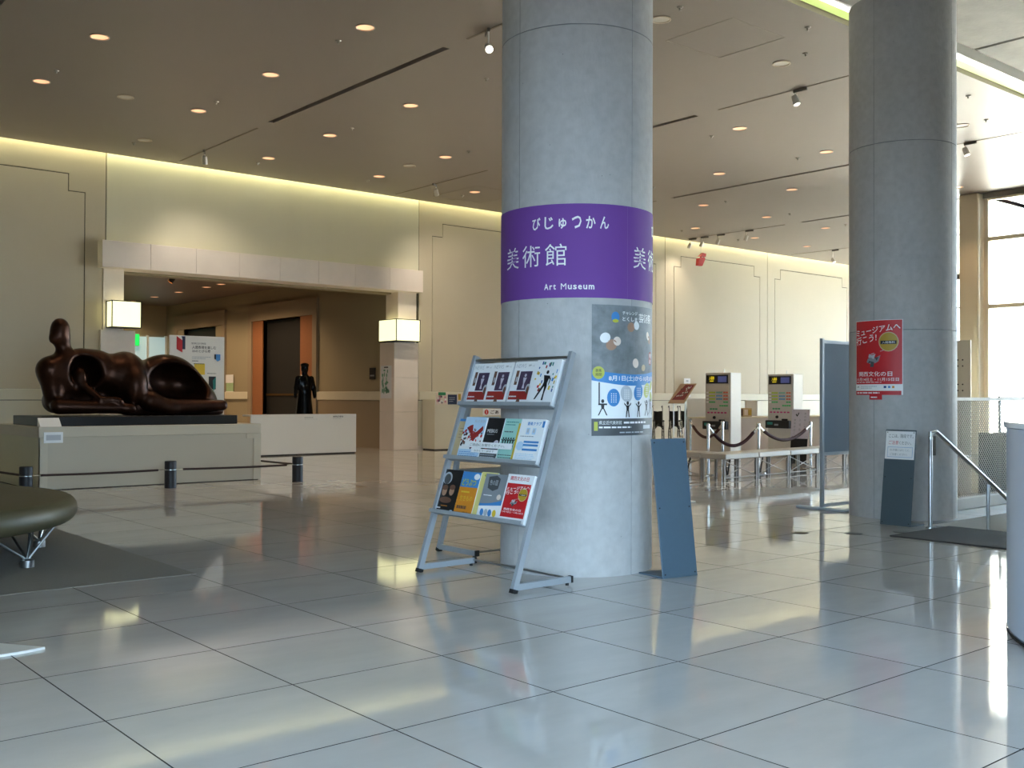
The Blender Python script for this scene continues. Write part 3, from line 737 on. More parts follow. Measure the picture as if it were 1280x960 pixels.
for i, s in enumerate((-.565, -.305, -.02)):
    leaflet('news_leaflet', ('white news leaflet with red block at the end of the top shelf', 'white news leaflet with red block between two like it', 'white news leaflet with red block beside the dancing figure leaflet')[i], s, 1.40, .258, .37, art_news, .010+.006*i)
leaflet('dancer_leaflet', 'white leaflet with black dancing figure and coloured flakes', .262, 1.395, .275, .375, art_dance, .045)
def art_birds(P, w, h):
    P.rect(0, w, h*.6, h, INK['sky'], 1); P.text('秋の鳥展', w*.45, w*.95, h*.87, h*.94, INK['lgrey'], 2)
    rnd = random.Random(5)
    for i in range(70):
        s, t = rnd.uniform(.03, .97)*w, rnd.uniform(.27, .72)*h
        P.ell(s, t, rnd.uniform(.02, .06)*w, rnd.uniform(.015, .04)*h, INK[rnd.choice(['dred', 'black', 'brown', 'red', 'navy', 'white', 'egg'])], 2, 7, rnd.uniform(0, 3))
    P.poly([(w*.3, h*.8), (w*.42, h*.82), (w*.5, h*.62), (w*.66, h*.66), (w*.9, h*.8), (w*.95, h*.7), (w*.7, h*.52), (w*.5, h*.45), (w*.36, h*.62), (w*.15, h*.74)], INK['dred'], 3)
    P.rect(0, w, 0, h*.24, INK['sky'], 3); P.lines(w*.05, w*.95, h*.02, h*.2, 4, INK['blue'], 4, .3)
def art_black(P, w, h):
    P.rect(0, w, 0, h, INK['black'], 1); P.text('MEBIUS', w*.12, w*.72, h*.66, h*.74, INK['white'], 3); P.lines(w*.15, w*.75, h*.60, h*.64, 1, INK['grey'])
    P.ell(w*.74, h*.37, w*.24, h*.11, INK['navy'], 2, rot=.4); P.ell(w*.8, h*.42, w*.15, h*.07, INK['lilac'], 3, rot=.4); P.ell(w*.28, h*.33, w*.09, h*.07, INK['dred'], 3)
    P.rect(0, w, 0, h*.2, INK['dgrey'], 2); P.lines(w*.05, w*.95, h*.02, h*.17, 3, INK['lgrey'], 4, .35)
def art_mint(P, w, h):
    P.rect(0, w, 0, h, INK['mint'], 1); P.lines(w*.1, w*.9, h*.83, h*.95, 2, INK['teal'], 2, .3); P.lines(w*.1, w*.9, h*.66, h*.74, 1, INK['dgrey'], 2, .3)
    for k in range(5): tiny_man(P, w*(.14+.14*k), h*.36, h*.22, INK['black'], 3, .3)
    P.lines(w*.05, w*.9, h*.03, h*.2, 3, INK['dgrey'], 2, .3); P.rect(w*.8, w, 0, h*.9, INK['yellow'], 2); P.ell(w*.9, h*.75, w*.05, h*.03, INK['lime'], 3)
def art_blue(P, w, h):
    P.text('音楽クラブ', w*.28, w*.85, h*.86, h*.94, INK['blue'], 2, .02); P.rect(w*.9, w*.99, h*.82, h*.96, INK['blue'], 2)
    for s in (.3, .55): P.rect(w*s, w*(s+.14), h*.66, h*.80, INK['sky'], 2); P.rect(w*(s+.03), w*(s+.1), h*.70, h*.78, INK['lgrey'], 3)
    P.lines(w*.1, w*.9, h*.60, h*.63, 1, INK['grey'], 2, .5); P.ell(w*.18, h*.40, w*.15, h*.1, INK['sky'], 2)
    for t in (.30, .40, .47): P.rect(w*.3, w*.92, h*t, h*(t+.045), INK['blue'], 3)
    P.lines(w*.08, w*.92, h*.03, h*.24, 6, INK['sky'], 2, .4)
def art_beige(P, w, h):
    P.rect(0, w, 0, h, INK['beige'], 1); P.rect(0, w, h*.94, h, INK['blue'], 2); P.lines(w*.15, w*.9, h*.5, h*.8, 4, INK['brown'], 2, .15); P.rect(w*.3, w*.9, h*.6, h*.63, INK['lime'], 3)
leaflet('beige_leaflet', 'beige leaflet with blue top edge on the middle shelf', -.575, .945, .25, .345, art_beige, .008)
leaflet('bird_leaflet', 'pale blue flyer with red winged bird art', -.455, .945, .27, .355, art_birds, .025, .004)
leaflet('night_leaflet', 'black flyer with purple glow and white title', -.182, .945, .208, .355, art_black, .024)
leaflet('mint_leaflet', 'mint green flyer with row of black silhouettes', .028, .945, .215, .355, art_mint, .02)
leaflet('club_leaflet', 'white flyer printed with blue bands and blocks', .246, .94, .275, .355, art_blue, .04)
def notice_strip(name, label, body, s0, s1, t0, t1, m=INK['dgrey']):
    w = s1-s0; h = t1-t0
    leaflet(name, label, s0, t0, w, h, lambda P, w, h: P.text(body, w*.12, w*.86, h*.25, h*.75, m, 2), .002, .041, group=None, cat='notice')
notice_strip('notice_strip', 'long white paper notice strip across the middle shelf', 'ご自由にお取りください。', -.375, .215, 1.045, 1.092)
notice_strip('notice_strip', 'short white paper strip below the longer notice strip', 'おひとり一部まで', -.27, .062, 1.005, 1.036)
def art_film(P, w, h):
    P.rect(0, w, 0, h, INK['black'], 1); P.ell(w*.3, h*.8, w*.22, h*.14, INK['lgrey'], 2); P.ell(w*.3, h*.78, w*.16, h*.12, INK['dgrey'], 3)
    for s, t in ((.3, .5), (.66, .52)): P.ell(w*s, h*t, w*.12, h*.11, INK['skin'], 3); P.ell(w*s, h*(t+.08), w*.14, h*.06, INK['brown'], 4)
    P.ell(w*.45, h*.3, w*.3, h*.07, INK['brown'], 2); P.lines(w*.3, w*.8, h*.15, h*.19, 1, INK['orange'], 3); P.rect(w*.04, w*.3, h*.1, h*.13, INK['white'], 3); P.rect(w*.8, w*.92, h*.04, h*.09, INK['sky'], 3); P.rect(w*.1, w, 0, h*.02, INK['lime'], 3)
def art_kids(P, w, h):
    P.rect(0, w, h*.65, h, INK['blue'], 1); P.rect(0, w, 0, h*.65, INK['orange'], 1); P.ell(w*.82, h*.9, w*.16, h*.07, INK['white'], 2)
    P.text('どうぶつ', w*.08, w*.85, h*.68, h*.84, INK['lime'], 3, .03); P.lines(w*.15, w*.85, h*.5, h*.58, 1, INK['yellow'], 2); P.text('生きもの', w*.15, w*.85, h*.34, h*.46, INK['yellow'], 2); P.lines(w*.1, w*.9, h*.13, h*.25, 1, INK['brown'], 2, .6); P.text('夏休み', w*.5, w*.95, h*.03, h*.1, INK['brown'], 2)
def art_yellow(P, w, h):
    P.rect(0, w, 0, h, mat('pale_yellow_paper', 'e6dc8c', .5), 1); P.ell(w*.5, h*.93, w*.3, h*.05, INK['lime'], 2); P.rect(w*.3, w*.7, h*.25, h*.4, INK['brown'], 2); P.rect(w*.35, w*.6, h*.05, h*.18, INK['grey'], 2)
def art_grey(P, w, h):
    P.rect(0, w, h*.33, h, INK['grey'], 1); P.poly([(w*.16, h*.93), (w*.5, h*.97), (w*.68, h*.9), (w*.66, h*.68), (w*.45, h*.62), (w*.2, h*.68)], INK['dgrey'], 2); P.text('色の国', w*.25, w*.6, h*.75, h*.87, INK['lgrey'], 3)
    P.lines(w*.1, w*.7, h*.5, h*.54, 1, INK['white']); P.ell(w*.78, h*.5, w*.09, h*.06, INK['egg'], 2)
    n = 8
    for i in range(n):
        a, b = i/n, (i+1)/n; P.poly([(w*a, h*(.27+.06*a)), (w*b, h*(.27+.06*b)), (w*b, h*(.33+.12*b*b)), (w*a, h*(.33+.12*a*a))], INK['blue'], 3)
    P.rect(0, w, 0, h*.27, INK['white'], 1)
    for s, c in ((.2, 'blue'), (.38, 'lgrey'), (.55, 'blue'), (.75, 'yellow')): P.ell(w*s, h*.14, w*.08, h*.08, INK[c], 3, rot=.3)
def art_red(P, w, h):
    P.text('関西文化の日', w*.12, w*.82, h*.87, h*.96, INK['red'], 2, .01)
    M = P.pos; Q = Print(P.mb, lambda s, t, o: M(w*.05+s, h*.11+t, o), None, P.step); museum_art(Q, w*.9, h*.70, True); P.lines(w*.05, w*.9, h*.03, h*.08, 1, INK['lgrey'])
leaflet('film_leaflet', 'dark film flyer with two faces on the lowest shelf', -.60, .497, .262, .36, art_film, .012)
leaflet('animal_leaflet', 'orange flyer with blue top on the lowest shelf', -.335, .497, .228, .355, art_kids, .014)
leaflet('yellow_leaflet', 'pale yellow leaflet tucked behind the grey one', -.105, .497, .20, .365, art_yellow, .010)
leaflet('grey_leaflet', 'grey flyer with dark block and blue wave', -.02, .497, .272, .352, art_grey, .02, .006)
leaflet('red_museum_leaflet', 'red and white museum day leaflet on the lowest shelf', .258, .492, .298, .368, art_red, .045)
for i, (s, t, c) in enumerate(((-.45, .945, INK['lgrey']), (-.15, .945, INK['egg']), (.2, .945, INK['sky']), (-.3, 1.40, INK['egg']), (.1, 1.40, INK['white']))):
    leaflet('leaflet_stack', 'plain pale leaflet stack on the second rack behind', s, t, .25, .34, None, .03, rk=(6.22, 7.72), rot=math.pi, group='pale leaflet stacks on the second rack', paper=c)

# ---- leaning floor signs
def lean_sign(label, loc, rotz, w, h, lean, m, art=None, depth=.30):
    t = thing('leaning_sign', label, 'sign', loc, rotz)
    L = math.hypot(h, lean); a = math.atan2(lean, h)
    M = Matrix.Rotation(math.pi/2-a, 4, 'X')          # x right, y up the slope, z towards the viewer side
    mb = MB(); mb.bbox(-w/2, w/2, .006, L, -.012, 0, .003, m, M); pnl = mb.build('panel', t)
    for sx in (-1, 1):
        for y in (.03, L*.5, L-.03): MB().lathe([(0, .003), (.006, .003), (.006, 0)], M_BLACK, 8, M @ Matrix.Translation((sx*(w/2-.025), y, 0))).build('screw', pnl)
    mb = MB(); mb.bbox(-w/2, w/2, -.002, depth, 0, .012, .003, m); mb.build('base_plate', t)
    if art:
        mb = MB(); P = Print(mb, plane_pos(M @ Matrix.Translation((-w/2, 0, .001))), None, .0006); art(P, w, L); mb.build('paper_notice', pnl)
    return t
lean_sign('plain slate blue leaning panel beside the purple-signed column', (6.292, 5.412, 0), math.atan2(-.05, .35), .355, 1.08, .145, M_SLATE)
def art_stairs(P, w, h):
    P.rect(w*.02, w*.98, h*.69, h*.985, INK['white'], 1)
    P.text('ここは、階段です。', w*.12, w*.92, h*.915, h*.955, INK['dgrey'], 2); P.text('ご注意', w*.12, w*.45, h*.845, h*.885, INK['red'], 2); P.text('ください。', w*.47, w*.86, h*.845, h*.88, INK['dgrey'], 2)
    for a in ((.10, .92, .815, .818), (.10, .92, .712, .715), (.10, .108, .712, .818), (.912, .92, .712, .818)): P.rect(w*a[0], w*a[1], h*a[2], h*a[3], INK['blue'], 2)
    P.text('お子様にはとくに、', w*.18, w*.84, h*.775, h*.80, INK['grey'], 2); P.text('ご注意ください。', w*.18, w*.76, h*.73, h*.755, INK['grey'], 2)
lean_sign('dark leaning sign with white stair warning notice beside the column', (10.682, 6.103, 0), -math.pi/2+.0, .365, 1.055, .13, M_SLATE2, art_stairs)
def art_ticket(P, w, h):
    P.rect(-w*.04, w*1.04, h*.46, h*1.0, INK['lilac'], 1)
    P.poly([(w*.2, h*.9), (w*.3, h*.86), (w*.42, h*.93), (w*.36, h*.94), (w*.3, h*.89), (w*.24, h*.92)], INK['black'], 2)
    for i, c in enumerate('券売機ご利用'): P.text(c, w*.72, w*.84, h*(.9-.06*i), h*(.94-.06*i), INK['grey'], 2)
    for i, c in enumerate('入場券'): P.text(c, w*.42, w*.54, h*(.78-.09*i), h*(.83-.09*i), INK['grey'], 2)
    for i, c in enumerate('観覧券はこ'): P.text(c, w*.12, w*.24, h*(.78-.06*i), h*(.82-.06*i), INK['grey'], 2)
p = at_depth(997, 560, 22.2)
lean_sign('black leaning sign with lilac notice beside the ticket machine', (p.x, p.y, 0), -math.pi/2+.3, .36, 1.16, .24, M_BLACK, art_ticket, .2)

# ---- grey partition board standing behind the second column
pt = thing('partition_board', 'grey-blue partition board in aluminium frame behind the column', 'partition', (11.49, 7.56, 0))
mb = MB(); mb.box(.02, 1.48, -.012, .012, .72, 2.12, mat('partition_felt', '7c8b99', .8, noise=.04, nscale=60)); mb.build('board', pt)
for x in (0, 1.5): mb = MB(); mb.bbox(x-.022, x+.022, -.022, .022, .02, 2.16, .004, M_ALU); mb.build('post', pt)
for z in (2.12, .70, .05): mb = MB(); mb.box(.022, 1.478, -.018, .018, z-.02, z+.02, M_ALU); mb.build('rail', pt)
for x in (0, 1.5): mb = MB(); mb.bbox(x-.05, x+.05, -.36, .36, 0, .03, .01, mat('partition_foot', 'b9c4cc', .4)); mb.build('foot', pt)

# ---- stair handrail, mat, floor discs
hr = thing('stair_handrail', 'stainless handrail sloping down the stairs beside the mat', 'handrail', (10.79, 5.747, 0))
mb = MB(); mb.tube([(0, 0, 0), (0, 0, .99)], .021, M_STEEL, 14); mb.lathe([(.055, 0), (.055, .012), (.02, .016)], M_STEEL, 20); mb.build('post', hr)
zst = -.165*(int((12.12-HOLE[0]-.02)/.3)+1)
mb = MB(); mb.tube([(1.33, 0, zst), (1.33, 0, .40)], .021, M_STEEL, 14); mb.build('post', hr)
mb = MB(); mb.tube([(0, 0, .96), (0, 0, 1.03), (.12, 0, 1.045), (1.56, 0, .335), (2.8, 0, -.30)], .024, M_STEEL, 14); mb.build('rail', hr)
mb = MB(); mb.bbox(-.02, .10, -.012, .012, .78, 1.0, .004, M_CHROME); mb.build('bracket', hr)
mb = MB(); mb.bbox(9.80, 11.02, 1.9, 5.66, 0, .014, .005, mat('mat_rubber', '3f3d3b', .9, noise=.2, nscale=120)); tag(mb.build('door_mat'), 'dark rubber-edged mat at the head of the stairs', 'mat')
for i, (x, y) in enumerate(((9.711, 6.013), (10.226, 5.767), (9.327, 6.401))):
    mb = MB(); mb.lathe([(0, .004), (.075, .004), (.085, .003), (.09, 0)], mat('floor_disc', '2e2a2c', .4, .4), 24, smooth=False)
    tag(mb.build('floor_disc', None, (x, y, 0)), 'small dark round floor socket cover between the sign and mat', 'floor cover', 'round floor covers')

# ---- round reception counter at the right
rc = thing('round_counter', 'pale blue-white drum-shaped counter beside the stair mat', 'counter', (7.2, 1.42, 0)); RC = 1.70
M_DRUM = mat('drum_laminate', 'bcc8d8', .3, coat=.3)
mb = MB(); mb.lathe([(RC-.02, .0), (RC-.02, .03), (RC, .03), (RC, 1.23), (RC-.02, 1.235)], M_DRUM, 96); mb.build('drum', rc)
mb = MB(); mb.lathe([(0, 1.235), (RC+.012, 1.235), (RC+.016, 1.25), (RC+.012, 1.268), (RC-.05, 1.272), (0, 1.27)], mat('counter_top_white', 'e8ebee', .12), 96); mb.build('counter_top', rc)
mb = MB(); mb.lathe([(RC+.001, .0), (RC+.004, .012), (RC+.001, .02)], M_DARK, 96); mb.build('plinth_line', rc)

# ---- carpet and round bench on the left
mb = MB(); mb.box(-1.6, 3.42, 7.93, 12.6, 0, .003, mat('grey_carpet', '85817a', .95, noise=.12, nscale=90, bump=.5, bscale=300)); tag(mb.build('carpet'), 'dark grey carpet lying under the round bench', 'carpet')
bn = thing('round_bench', 'large round olive padded bench on splayed metal legs', 'bench', (1.17, 10.2, .003)); bn.scale.z = 1.15; RBn = 1.96
M_OLIVE = mat('olive_leather', '4f4a34', .45, noise=.08, nscale=3)
prof = [(0, .27), (RBn-.10, .27)]
for k in range(9):
    a = -math.pi/2+math.pi*k/8; prof.append((RBn-.09+.09*math.cos(a), .36+.09*math.sin(a)))
prof += [(RBn-.5, .462), (1.02, .455), (1.0, .445)]
mb = MB(); mb.lathe(prof, M_OLIVE, 96); mb.build('seat_cushion', bn)
mb = MB(); mb.lathe([(1.0, .40), (.985, .447), (.94, .462), (.5, .468), (0, .47)], mat('olive_leather_centre', '57523c', .5), 64); mb.build('centre_cushion', bn)
feet = [(1.42, -1.21), (1.85-.05, .02), (.3, -1.8), (-1.0, -1.5), (-1.7, 0), (0, 1.8), (1.2, 1.3), (-1.2, 1.3)]
for fx, fy in feet:
    q = math.hypot(fx, fy); s = min(1, 1.72/q); fx, fy = fx*s, fy*s
    mb = MB(); mb.lathe([(0, 0), (.055, 0), (.055, .05), (.03, .06), (0, .06)], M_STEEL, 16, Matrix.Translation((fx, fy, 0)))
    ux, uy = fx/1.72, fy/1.72
    for a, b in ((.14, .2), (.14, -.2), (-.3, .22), (-.3, -.22), (0.02, 0)): mb.tube([(fx, fy, .05), (fx+ux*a-uy*b, fy+uy*a+ux*b, .28)], .009, M_STEEL if b else M_BLACK, 8)
    mb.build('leg', bn)

# ---- white sign stand whose foot reaches into view
ss = thing('sign_stand', 'white flat foot of a sign stand on the polished floor', 'sign stand', (1.42, 6.24, 0))
mb = MB(); mb.prism([(-.4, -.17), (.20, -.17), (.34, -.14), (.14, .16), (-.4, .17)], .014, M_WHITE); mb.build('base_plate', ss)
mb = MB(); mb.tube([(-.3, 0, .014), (-.3, 0, 1.3)], .018, M_WHITE); mb.build('pole', ss)
mb = MB(); mb.bbox(-.5, -.1, -.01, .01, 1.3, 1.75, .003, M_WHITE); mb.build('sign_panel', ss)

# ---- plinth with the reclining bronze
pl = thing('sculpture_plinth', 'long pale stone plinth with inset panel under the bronze', 'plinth', (4.56, 16.2, 0))
PW, PD, PH = 3.55, 2.3, .94
mb = MB(); mb.box(.012, PW-.012, .012, PD, .012, PH-.01, mat('plinth_inset', 'b9b19f', .5)); mb.build('core', pl)
M_PL = mat('plinth_stone', 'c4bca9', .45, noise=.03, nscale=2)
mb = MB(); mb.bbox(0, PW, 0, PD, PH-.16, PH, .006, M_PL); mb.build('cap', pl)
for x0, x1 in ((0, .13), (PW-.13, PW)): mb = MB(); mb.box(x0, x1, 0, .02, .01, PH-.16, M_PL); mb.build('edge_strip', pl)
for x0, x1 in ((.13, .26), (PW-.26, PW-.13)): mb = MB(); mb.box(x0, x1, 0, .02, PH-.24, PH-.16, M_PL); mb.build('notch_block', pl)
mb = MB(); mb.box(.002, .02, .0, PD, .01, PH-.16, mat('plinth_end_lit', 'c9c6a8', .5)); mb.build('end_panel', pl)  # light falling on the end face is put into its paler colour
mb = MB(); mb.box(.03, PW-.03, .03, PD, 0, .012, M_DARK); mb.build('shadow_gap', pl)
mb = MB(); mb.bbox(4.64, 7.76, 16.36, 17.86, PH, PH+.145, .006, mat('black_granite', '161616', .35)); tag(mb.build('granite_slab'), 'black granite slab between the plinth and the bronze', 'base')

SX, SZ = .0131, .01247
def L_(px, py, y=0.): return ((px-47)*SX, y, (519-py)*SZ)
def figure_field(P):
    d = sd_ell(P, L_(71, 411), (.145, .15, .185)); d = smin(d, sd_ell(P, L_(69.5, 421, -.02), (.14, .12, .13)), .08)
    d = smin(d, sd_ell(P, L_(61.5, 423, -.05), (.055, .06, .07)), .04)
    d = smin(d, sd_cap(P, L_(73, 422), L_(77, 444), .095, .13), .08)
    sh = sd_cap(P, L_(62, 462), L_(112, 452), .20, .20); d = smin(d, sh, .16)
    d = smin(d, sd_cap(P, L_(60, 462), L_(66, 500), .19, .15), .12)
    d = smin(d, sd_ell(P, L_(90, 470, .10), (.40, .26, .36)), .12)
    d = smin(d, sd_cap(P, L_(66, 507, -.18), L_(140, 509, -.34), .125, .085), .06)
    d = smin(d, sd_ell(P, L_(146, 510, -.36), (.10, .08, .085)), .05)
    d = smin(d, sd_cap(P, L_(70, 500, .16), L_(150, 498, .16), .20, .24), .08)
    d = smin(d, sd_cap(P, L_(96, 447, .04), L_(114, 450, .04), .17, .15), .08)
    # torso to the hips
    d = smin(d, sd_cap(P, L_(108, 462, .06), L_(150, 468, .05), .25, .36), .18)
    d = smin(d, sd_ell(P, L_(148, 471, .0), (.30, .34, .435)), .10)
    d = smin(d, sd_ell(P, L_(203, 479, .10), (.60, .38, .515)), .12)
    d = smin(d, sd_ell(P, L_(228, 495, .06), (.62, .34, .42), -.55), .15)
    d = smin(d, sd_cap(P, L_(160, 512, .0), L_(270, 513, -.02), .17, .10), .10)
    # hollows carved from the viewer's side
    hol = sd_ell(P, L_(97, 465, -.25), (.235, .40, .29), .2); d = smax(d, -hol, .07)
    hol2 = sd_ell(P, L_(213, 477, -.32), (.52, .62, .36), -.25); d = smax(d, -hol2, .07)
    # forms inside the hollows
    d = smin(d, sd_ell(P, L_(154, 481, -.26), (.19, .20, .30)), .06)
    d = smin(d, sd_cap(P, L_(172, 500, -.30), L_(196, 510, -.34), .17, .12), .07)
    d = smin(d, sd_cap(P, L_(196, 508, -.34), L_(266, 506, -.30), .13, .095), .07)
    d = smin(d, sd_ell(P, L_(94, 474, -.02), (.12, .13, .22)), .06)
    d = smin(d, sd_cap(P, L_(95, 480, -.10), L_(112, 499, -.30), .07, .06), .04)
    d = smin(d, sd_cap(P, L_(112, 499, -.30), L_(128, 498, -.34), .06, .05), .03)
    d = smin(d, sd_ell(P, L_(132, 500, -.36), (.075, .06, .05)), .04)
    # opening under the wrist, flat underside
    d = smax(d, -sd_cap(P, L_(115, 523, -.6), L_(134, 523, -.6), .055, .055)*1.0, .02) if False else d
    d = smax(d, -(P[..., 2]+0.0), .02)
    return d
v, f = surface_net(figure_field, (-.35, -.8, -.1), (3.35, .75, 1.65), .024)
mb = MB(); mb.add(v, f, M_BRONZE, None, True)
o = mb.build('reclining_sculpture', None, (4.78, 17.02, PH+.145)); tag(o, 'dark bronze reclining abstract figure with scooped hollows', 'sculpture')
sm = o.modifiers.new('smooth', 'SMOOTH'); sm.factor = .5; sm.iterations = 3
for i, (x, lab) in enumerate(((0, 'sloping white caption plate on the corner of the black base'),)):
    mb = MB(); mb.prism([(0, 0), (.16, 0), (.02, .13), (0, .13)], .30, M_WHITE, Matrix(((0, 0, 1, 4.585), (-1, 0, 0, 16.36), (0, 1, 0, PH), (0, 0, 0, 1))))
    tag(mb.build('caption_plate'), lab, 'caption')
mb = MB(); mb.box(4.63, 4.90, 16.186, 16.199, .70, .86, M_PAPER); P = Print(mb, plane_pos(Matrix(((1, 0, 0, 4.63), (0, 0, -1, 16.186), (0, 1, 0, .70), (0, 0, 0, 1))))); P.rect(.03, .24, .04, .12, INK['lgrey'], 1)
tag(mb.build('caption_card'), 'small white caption card stuck on the plinth front', 'caption')

# ---- low bollards with cord
M_BOL = mat('bollard_black', '1d1d22', .5)
def bollard(x, y, label):
    t = thing('bollard', label, 'bollard', (x, y, 0), group='short black bollards around the plinth')
    mb = MB(); mb.lathe([(0, 0), (.088, 0), (.088, .27), (.08, .275), (.08, .285), (.088, .29), (.088, .405), (.08, .412), (0, .412)], M_BOL, 28); mb.build('body', t)
    mb = MB(); mb.lathe([(.0805, .274), (.084, .276), (.084, .284), (.0805, .286)], M_STEEL, 24); mb.build('collar', t)
BL = [(4.2, 15.5, 'short black bollard standing behind the round bench'), (6.278, 15.527, 'short black bollard in the middle of the plinth front'), (8.38, 15.42, 'short black bollard at the corner of the plinth by the white desk'), (8.45, 18.8, 'short black bollard behind the plinth'), (4.0, 18.8, 'short black bollard behind the plinth')]
for b in BL: bollard(*b)
M_CORD = mat('brown_cord', '2a1712', .6)
for (a, b, lab) in ((0, 1, 'brown barrier cord in front of the caption end of the plinth'), (1, 2, 'brown barrier cord in front of the plain end of the plinth'), (2, 3, 'brown barrier cord running back beside the white desk'), (0, 4, 'brown barrier cord running back behind the round bench')):
    p, q = Vector((*BL[a][:2], .28)), Vector((*BL[b][:2], .28)); d = (q-p).normalized(); p += d*.095; q -= d*.095
    t = thing('cordon_rope', lab, 'cord', p)
    mb = MB(); L = (q-p).length
    mb.tube([d*(.10+(L-.2)*i/10)+Vector((0, 0, -.008*math.sin(math.pi*i/10))) for i in range(11)], .017, M_CORD, 10); mb.build('cord', t)
    for e in (0, 1): mb = MB(); mb.tube([d*(0 if e == 0 else L), d*(.11 if e == 0 else L-.11)], .008, M_CHROME, 8); mb.build('clip', t)

# ---- exhibition board behind the bronze
eb = thing('exhibition_board', 'white exhibition board with coloured door shapes behind the bronze', 'signboard', (8.45, 21.0, 0))
EW, EH = 1.2, 2.66
mb = MB(); mb.bbox(0, EW, 0, .04, .05, EH, .005, M_WHITE); mb.build('board', eb)
mb = MB(); mb.box(.1, EW-.1, -.15, .35, 0, .05, M_ALU); mb.build('foot', eb)
mb = MB(); P = Print(mb, plane_pos(Matrix(((1, 0, 0, 0), (0, 0, -1, 0), (0, 1, 0, 0), (0, 0, 0, 1)))), None, .0015)
ze = lambda py: EH-(py-420)*.0169
xe = lambda px: (px-212.5)*.0176
FRONT = Matrix(((1, 0, 0, 0), (0, 0, -1, 0), (0, 1, 0, 0), (0, 0, 0, 1)))
def ep(pts, c, l=2):
    m_ = MB(); m_.prism([(xe(a), ze(b)) for a, b in pts], .0015*l, INK[c], FRONT); m_.build('door_shape', eb)
ep([(221, 421), (228, 426), (228, 441), (221, 437)], 'red'); ep([(227, 421), (231.5, 421), (231.5, 437), (228, 437), (228, 424)], 'navy', 3)
ep([(268, 442), (271, 442), (271, 449), (268, 448)], 'black'); ep([(270, 442), (275.5, 442), (275.5, 449), (272, 451), (270, 449)], 'blue', 3)
ep([(243, 454), (256, 454), (256, 468), (243, 468)], 'yellow'); ep([(261, 470), (270, 470), (270, 486), (261, 486)], 'black'); ep([(266, 475), (270, 470), (270, 484), (267, 488)], 'teal', 3)
P.text('徳島県立近代美術館', xe(239), xe(257), ze(430.5), ze(428), INK['dgrey'], 2); P.text('人間表現を楽しむ', xe(240), xe(270), ze(436), ze(432), INK['black'], 2, .01); P.text('25のとびら展', xe(240), xe(263), ze(440.5), ze(437), INK['black'], 2, .01)
P.lines(xe(240), xe(264), ze(449), ze(445), 2, INK['lgrey']); P.lines(xe(240), xe(251), ze(452), ze(450), 1, INK['dgrey']); P.lines(xe(242), xe(261), ze(455.5), ze(453.5), 1, INK['dgrey']); P.lines(xe(259), xe(277), ze(467), ze(465.5), 1, INK['dgrey'])
mb.build('printing', eb)

# ---- long white desk front
wd = thing('white_desk', 'long low white desk front beside the plinth at the corridor mouth', 'desk', (10.9, 22.28, 0))
mb = MB(); mb.bbox(0, 2.82, 0, .05, .03, .97, .004, M_WHITE); mb.build('front_panel', wd)
mb = MB(); mb.bbox(0, 2.82, 0.051, .45, .93, .968, .004, M_WHITE); mb.build('worktop', wd)
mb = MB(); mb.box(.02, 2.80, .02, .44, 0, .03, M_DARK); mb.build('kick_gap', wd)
mb = MB(); P = Print(mb, plane_pos(Matrix(((1, 0, 0, 0), (0, 0, -1, 0), (0, 1, 0, 0), (0, 0, 0, 1)))), None, .001)
P.text('美術展受付', 2.16, 2.45, .885, .93, INK['dgrey'], 2, .02); P.lines(2.16, 2.52, .855, .87, 1, INK['grey']); P.lines(1.38, 1.76, .88, .905, 1, INK['grey']); P.lines(1.38, 1.9, .845, .86, 1, INK['lgrey']); mb.build('lettering', wd)

# ---- dark standing statue inside the corridor mouth
def statue_field(P):
    d = sd_ell(P, (0, 0, 1.52), (.10, .11, .135)); d = smin(d, sd_ell(P, (0, 0, 1.62), (.12, .12, .06)), .03); d = smin(d, sd_cap(P, (0, 0, 1.40), (0, 0, 1.3), .06, .08), .04)
    d = smin(d, sd_ell(P, (0, 0, 1.12), (.21, .14, .26)), .06); d = smin(d, sd_cap(P, (0, 0, .9), (0, 0, .02), .17, .26), .1)
    for s in (-1, 1):
        d = smin(d, sd_cap(P, (s*.20, 0, 1.26), (s*.27, -.02, 1.0), .075, .06), .04); d = smin(d, sd_cap(P, (s*.27, -.02, 1.0), (s*.24 if s > 0 else -.34, -.12, .76), .06, .045), .03)
    return smax(d, -P[..., 2], .01)
v, f = surface_net(statue_field, (-.5, -.4, -.05), (.5, .4, 1.75), .03)
st = thing('standing_statue', 'near-black glossy standing figure behind the white desk', 'statue', (13.78, 25.0, 0))
mb = MB(); mb.add(v, f, mat('black_bronze', '0d0d10', .22, .5), Matrix.Translation((0, 0, .62)), True); mb.build('figure', st)
mb = MB(); mb.bbox(-.4, .4, -.4, .4, 0, .62, .01, M_DADO); mb.build('pedestal', st)

# ---- glowing corner lamps on the piers
def corner_lamp(label, x0, x1, y0, y1, z0, z1):
    t = thing('wall_lamp', label, 'lamp', (x0, y0, z0), group='box lamps on the pier corners')
    w, d, h = x1-x0, y1-y0, z1-z0
    mb = MB(); mb.box(.015, w-.015, .015, d-.01, .02, h-.02, mat('lamp_glass', 'f4f2d0', .4, emit='f8f4b4', estr=1.8)); mb.build('glass_box', t)
    mb = MB(); r = .018
    for x in (0, w-r):
        for y in (0, d-r): mb.box(x, x+r, y, y+r, 0, h, M_BLACK)
    mb.box(0, w, 0, d, 0, .018, M_BLACK)
    for z in (h-.018,): mb.box(0, w, 0, r, z, h, M_BLACK); mb.box(0, w, d-r, d, z, h, M_BLACK); mb.box(0, r, 0, d, z, h, M_BLACK); mb.box(w-r, w, 0, d, z, h, M_BLACK)
    mb.build('frame', t)
corner_lamp('glowing box lamp above the bronze on the pier', 7.76, 8.40, 22.42, 22.78, 2.86, 3.44)
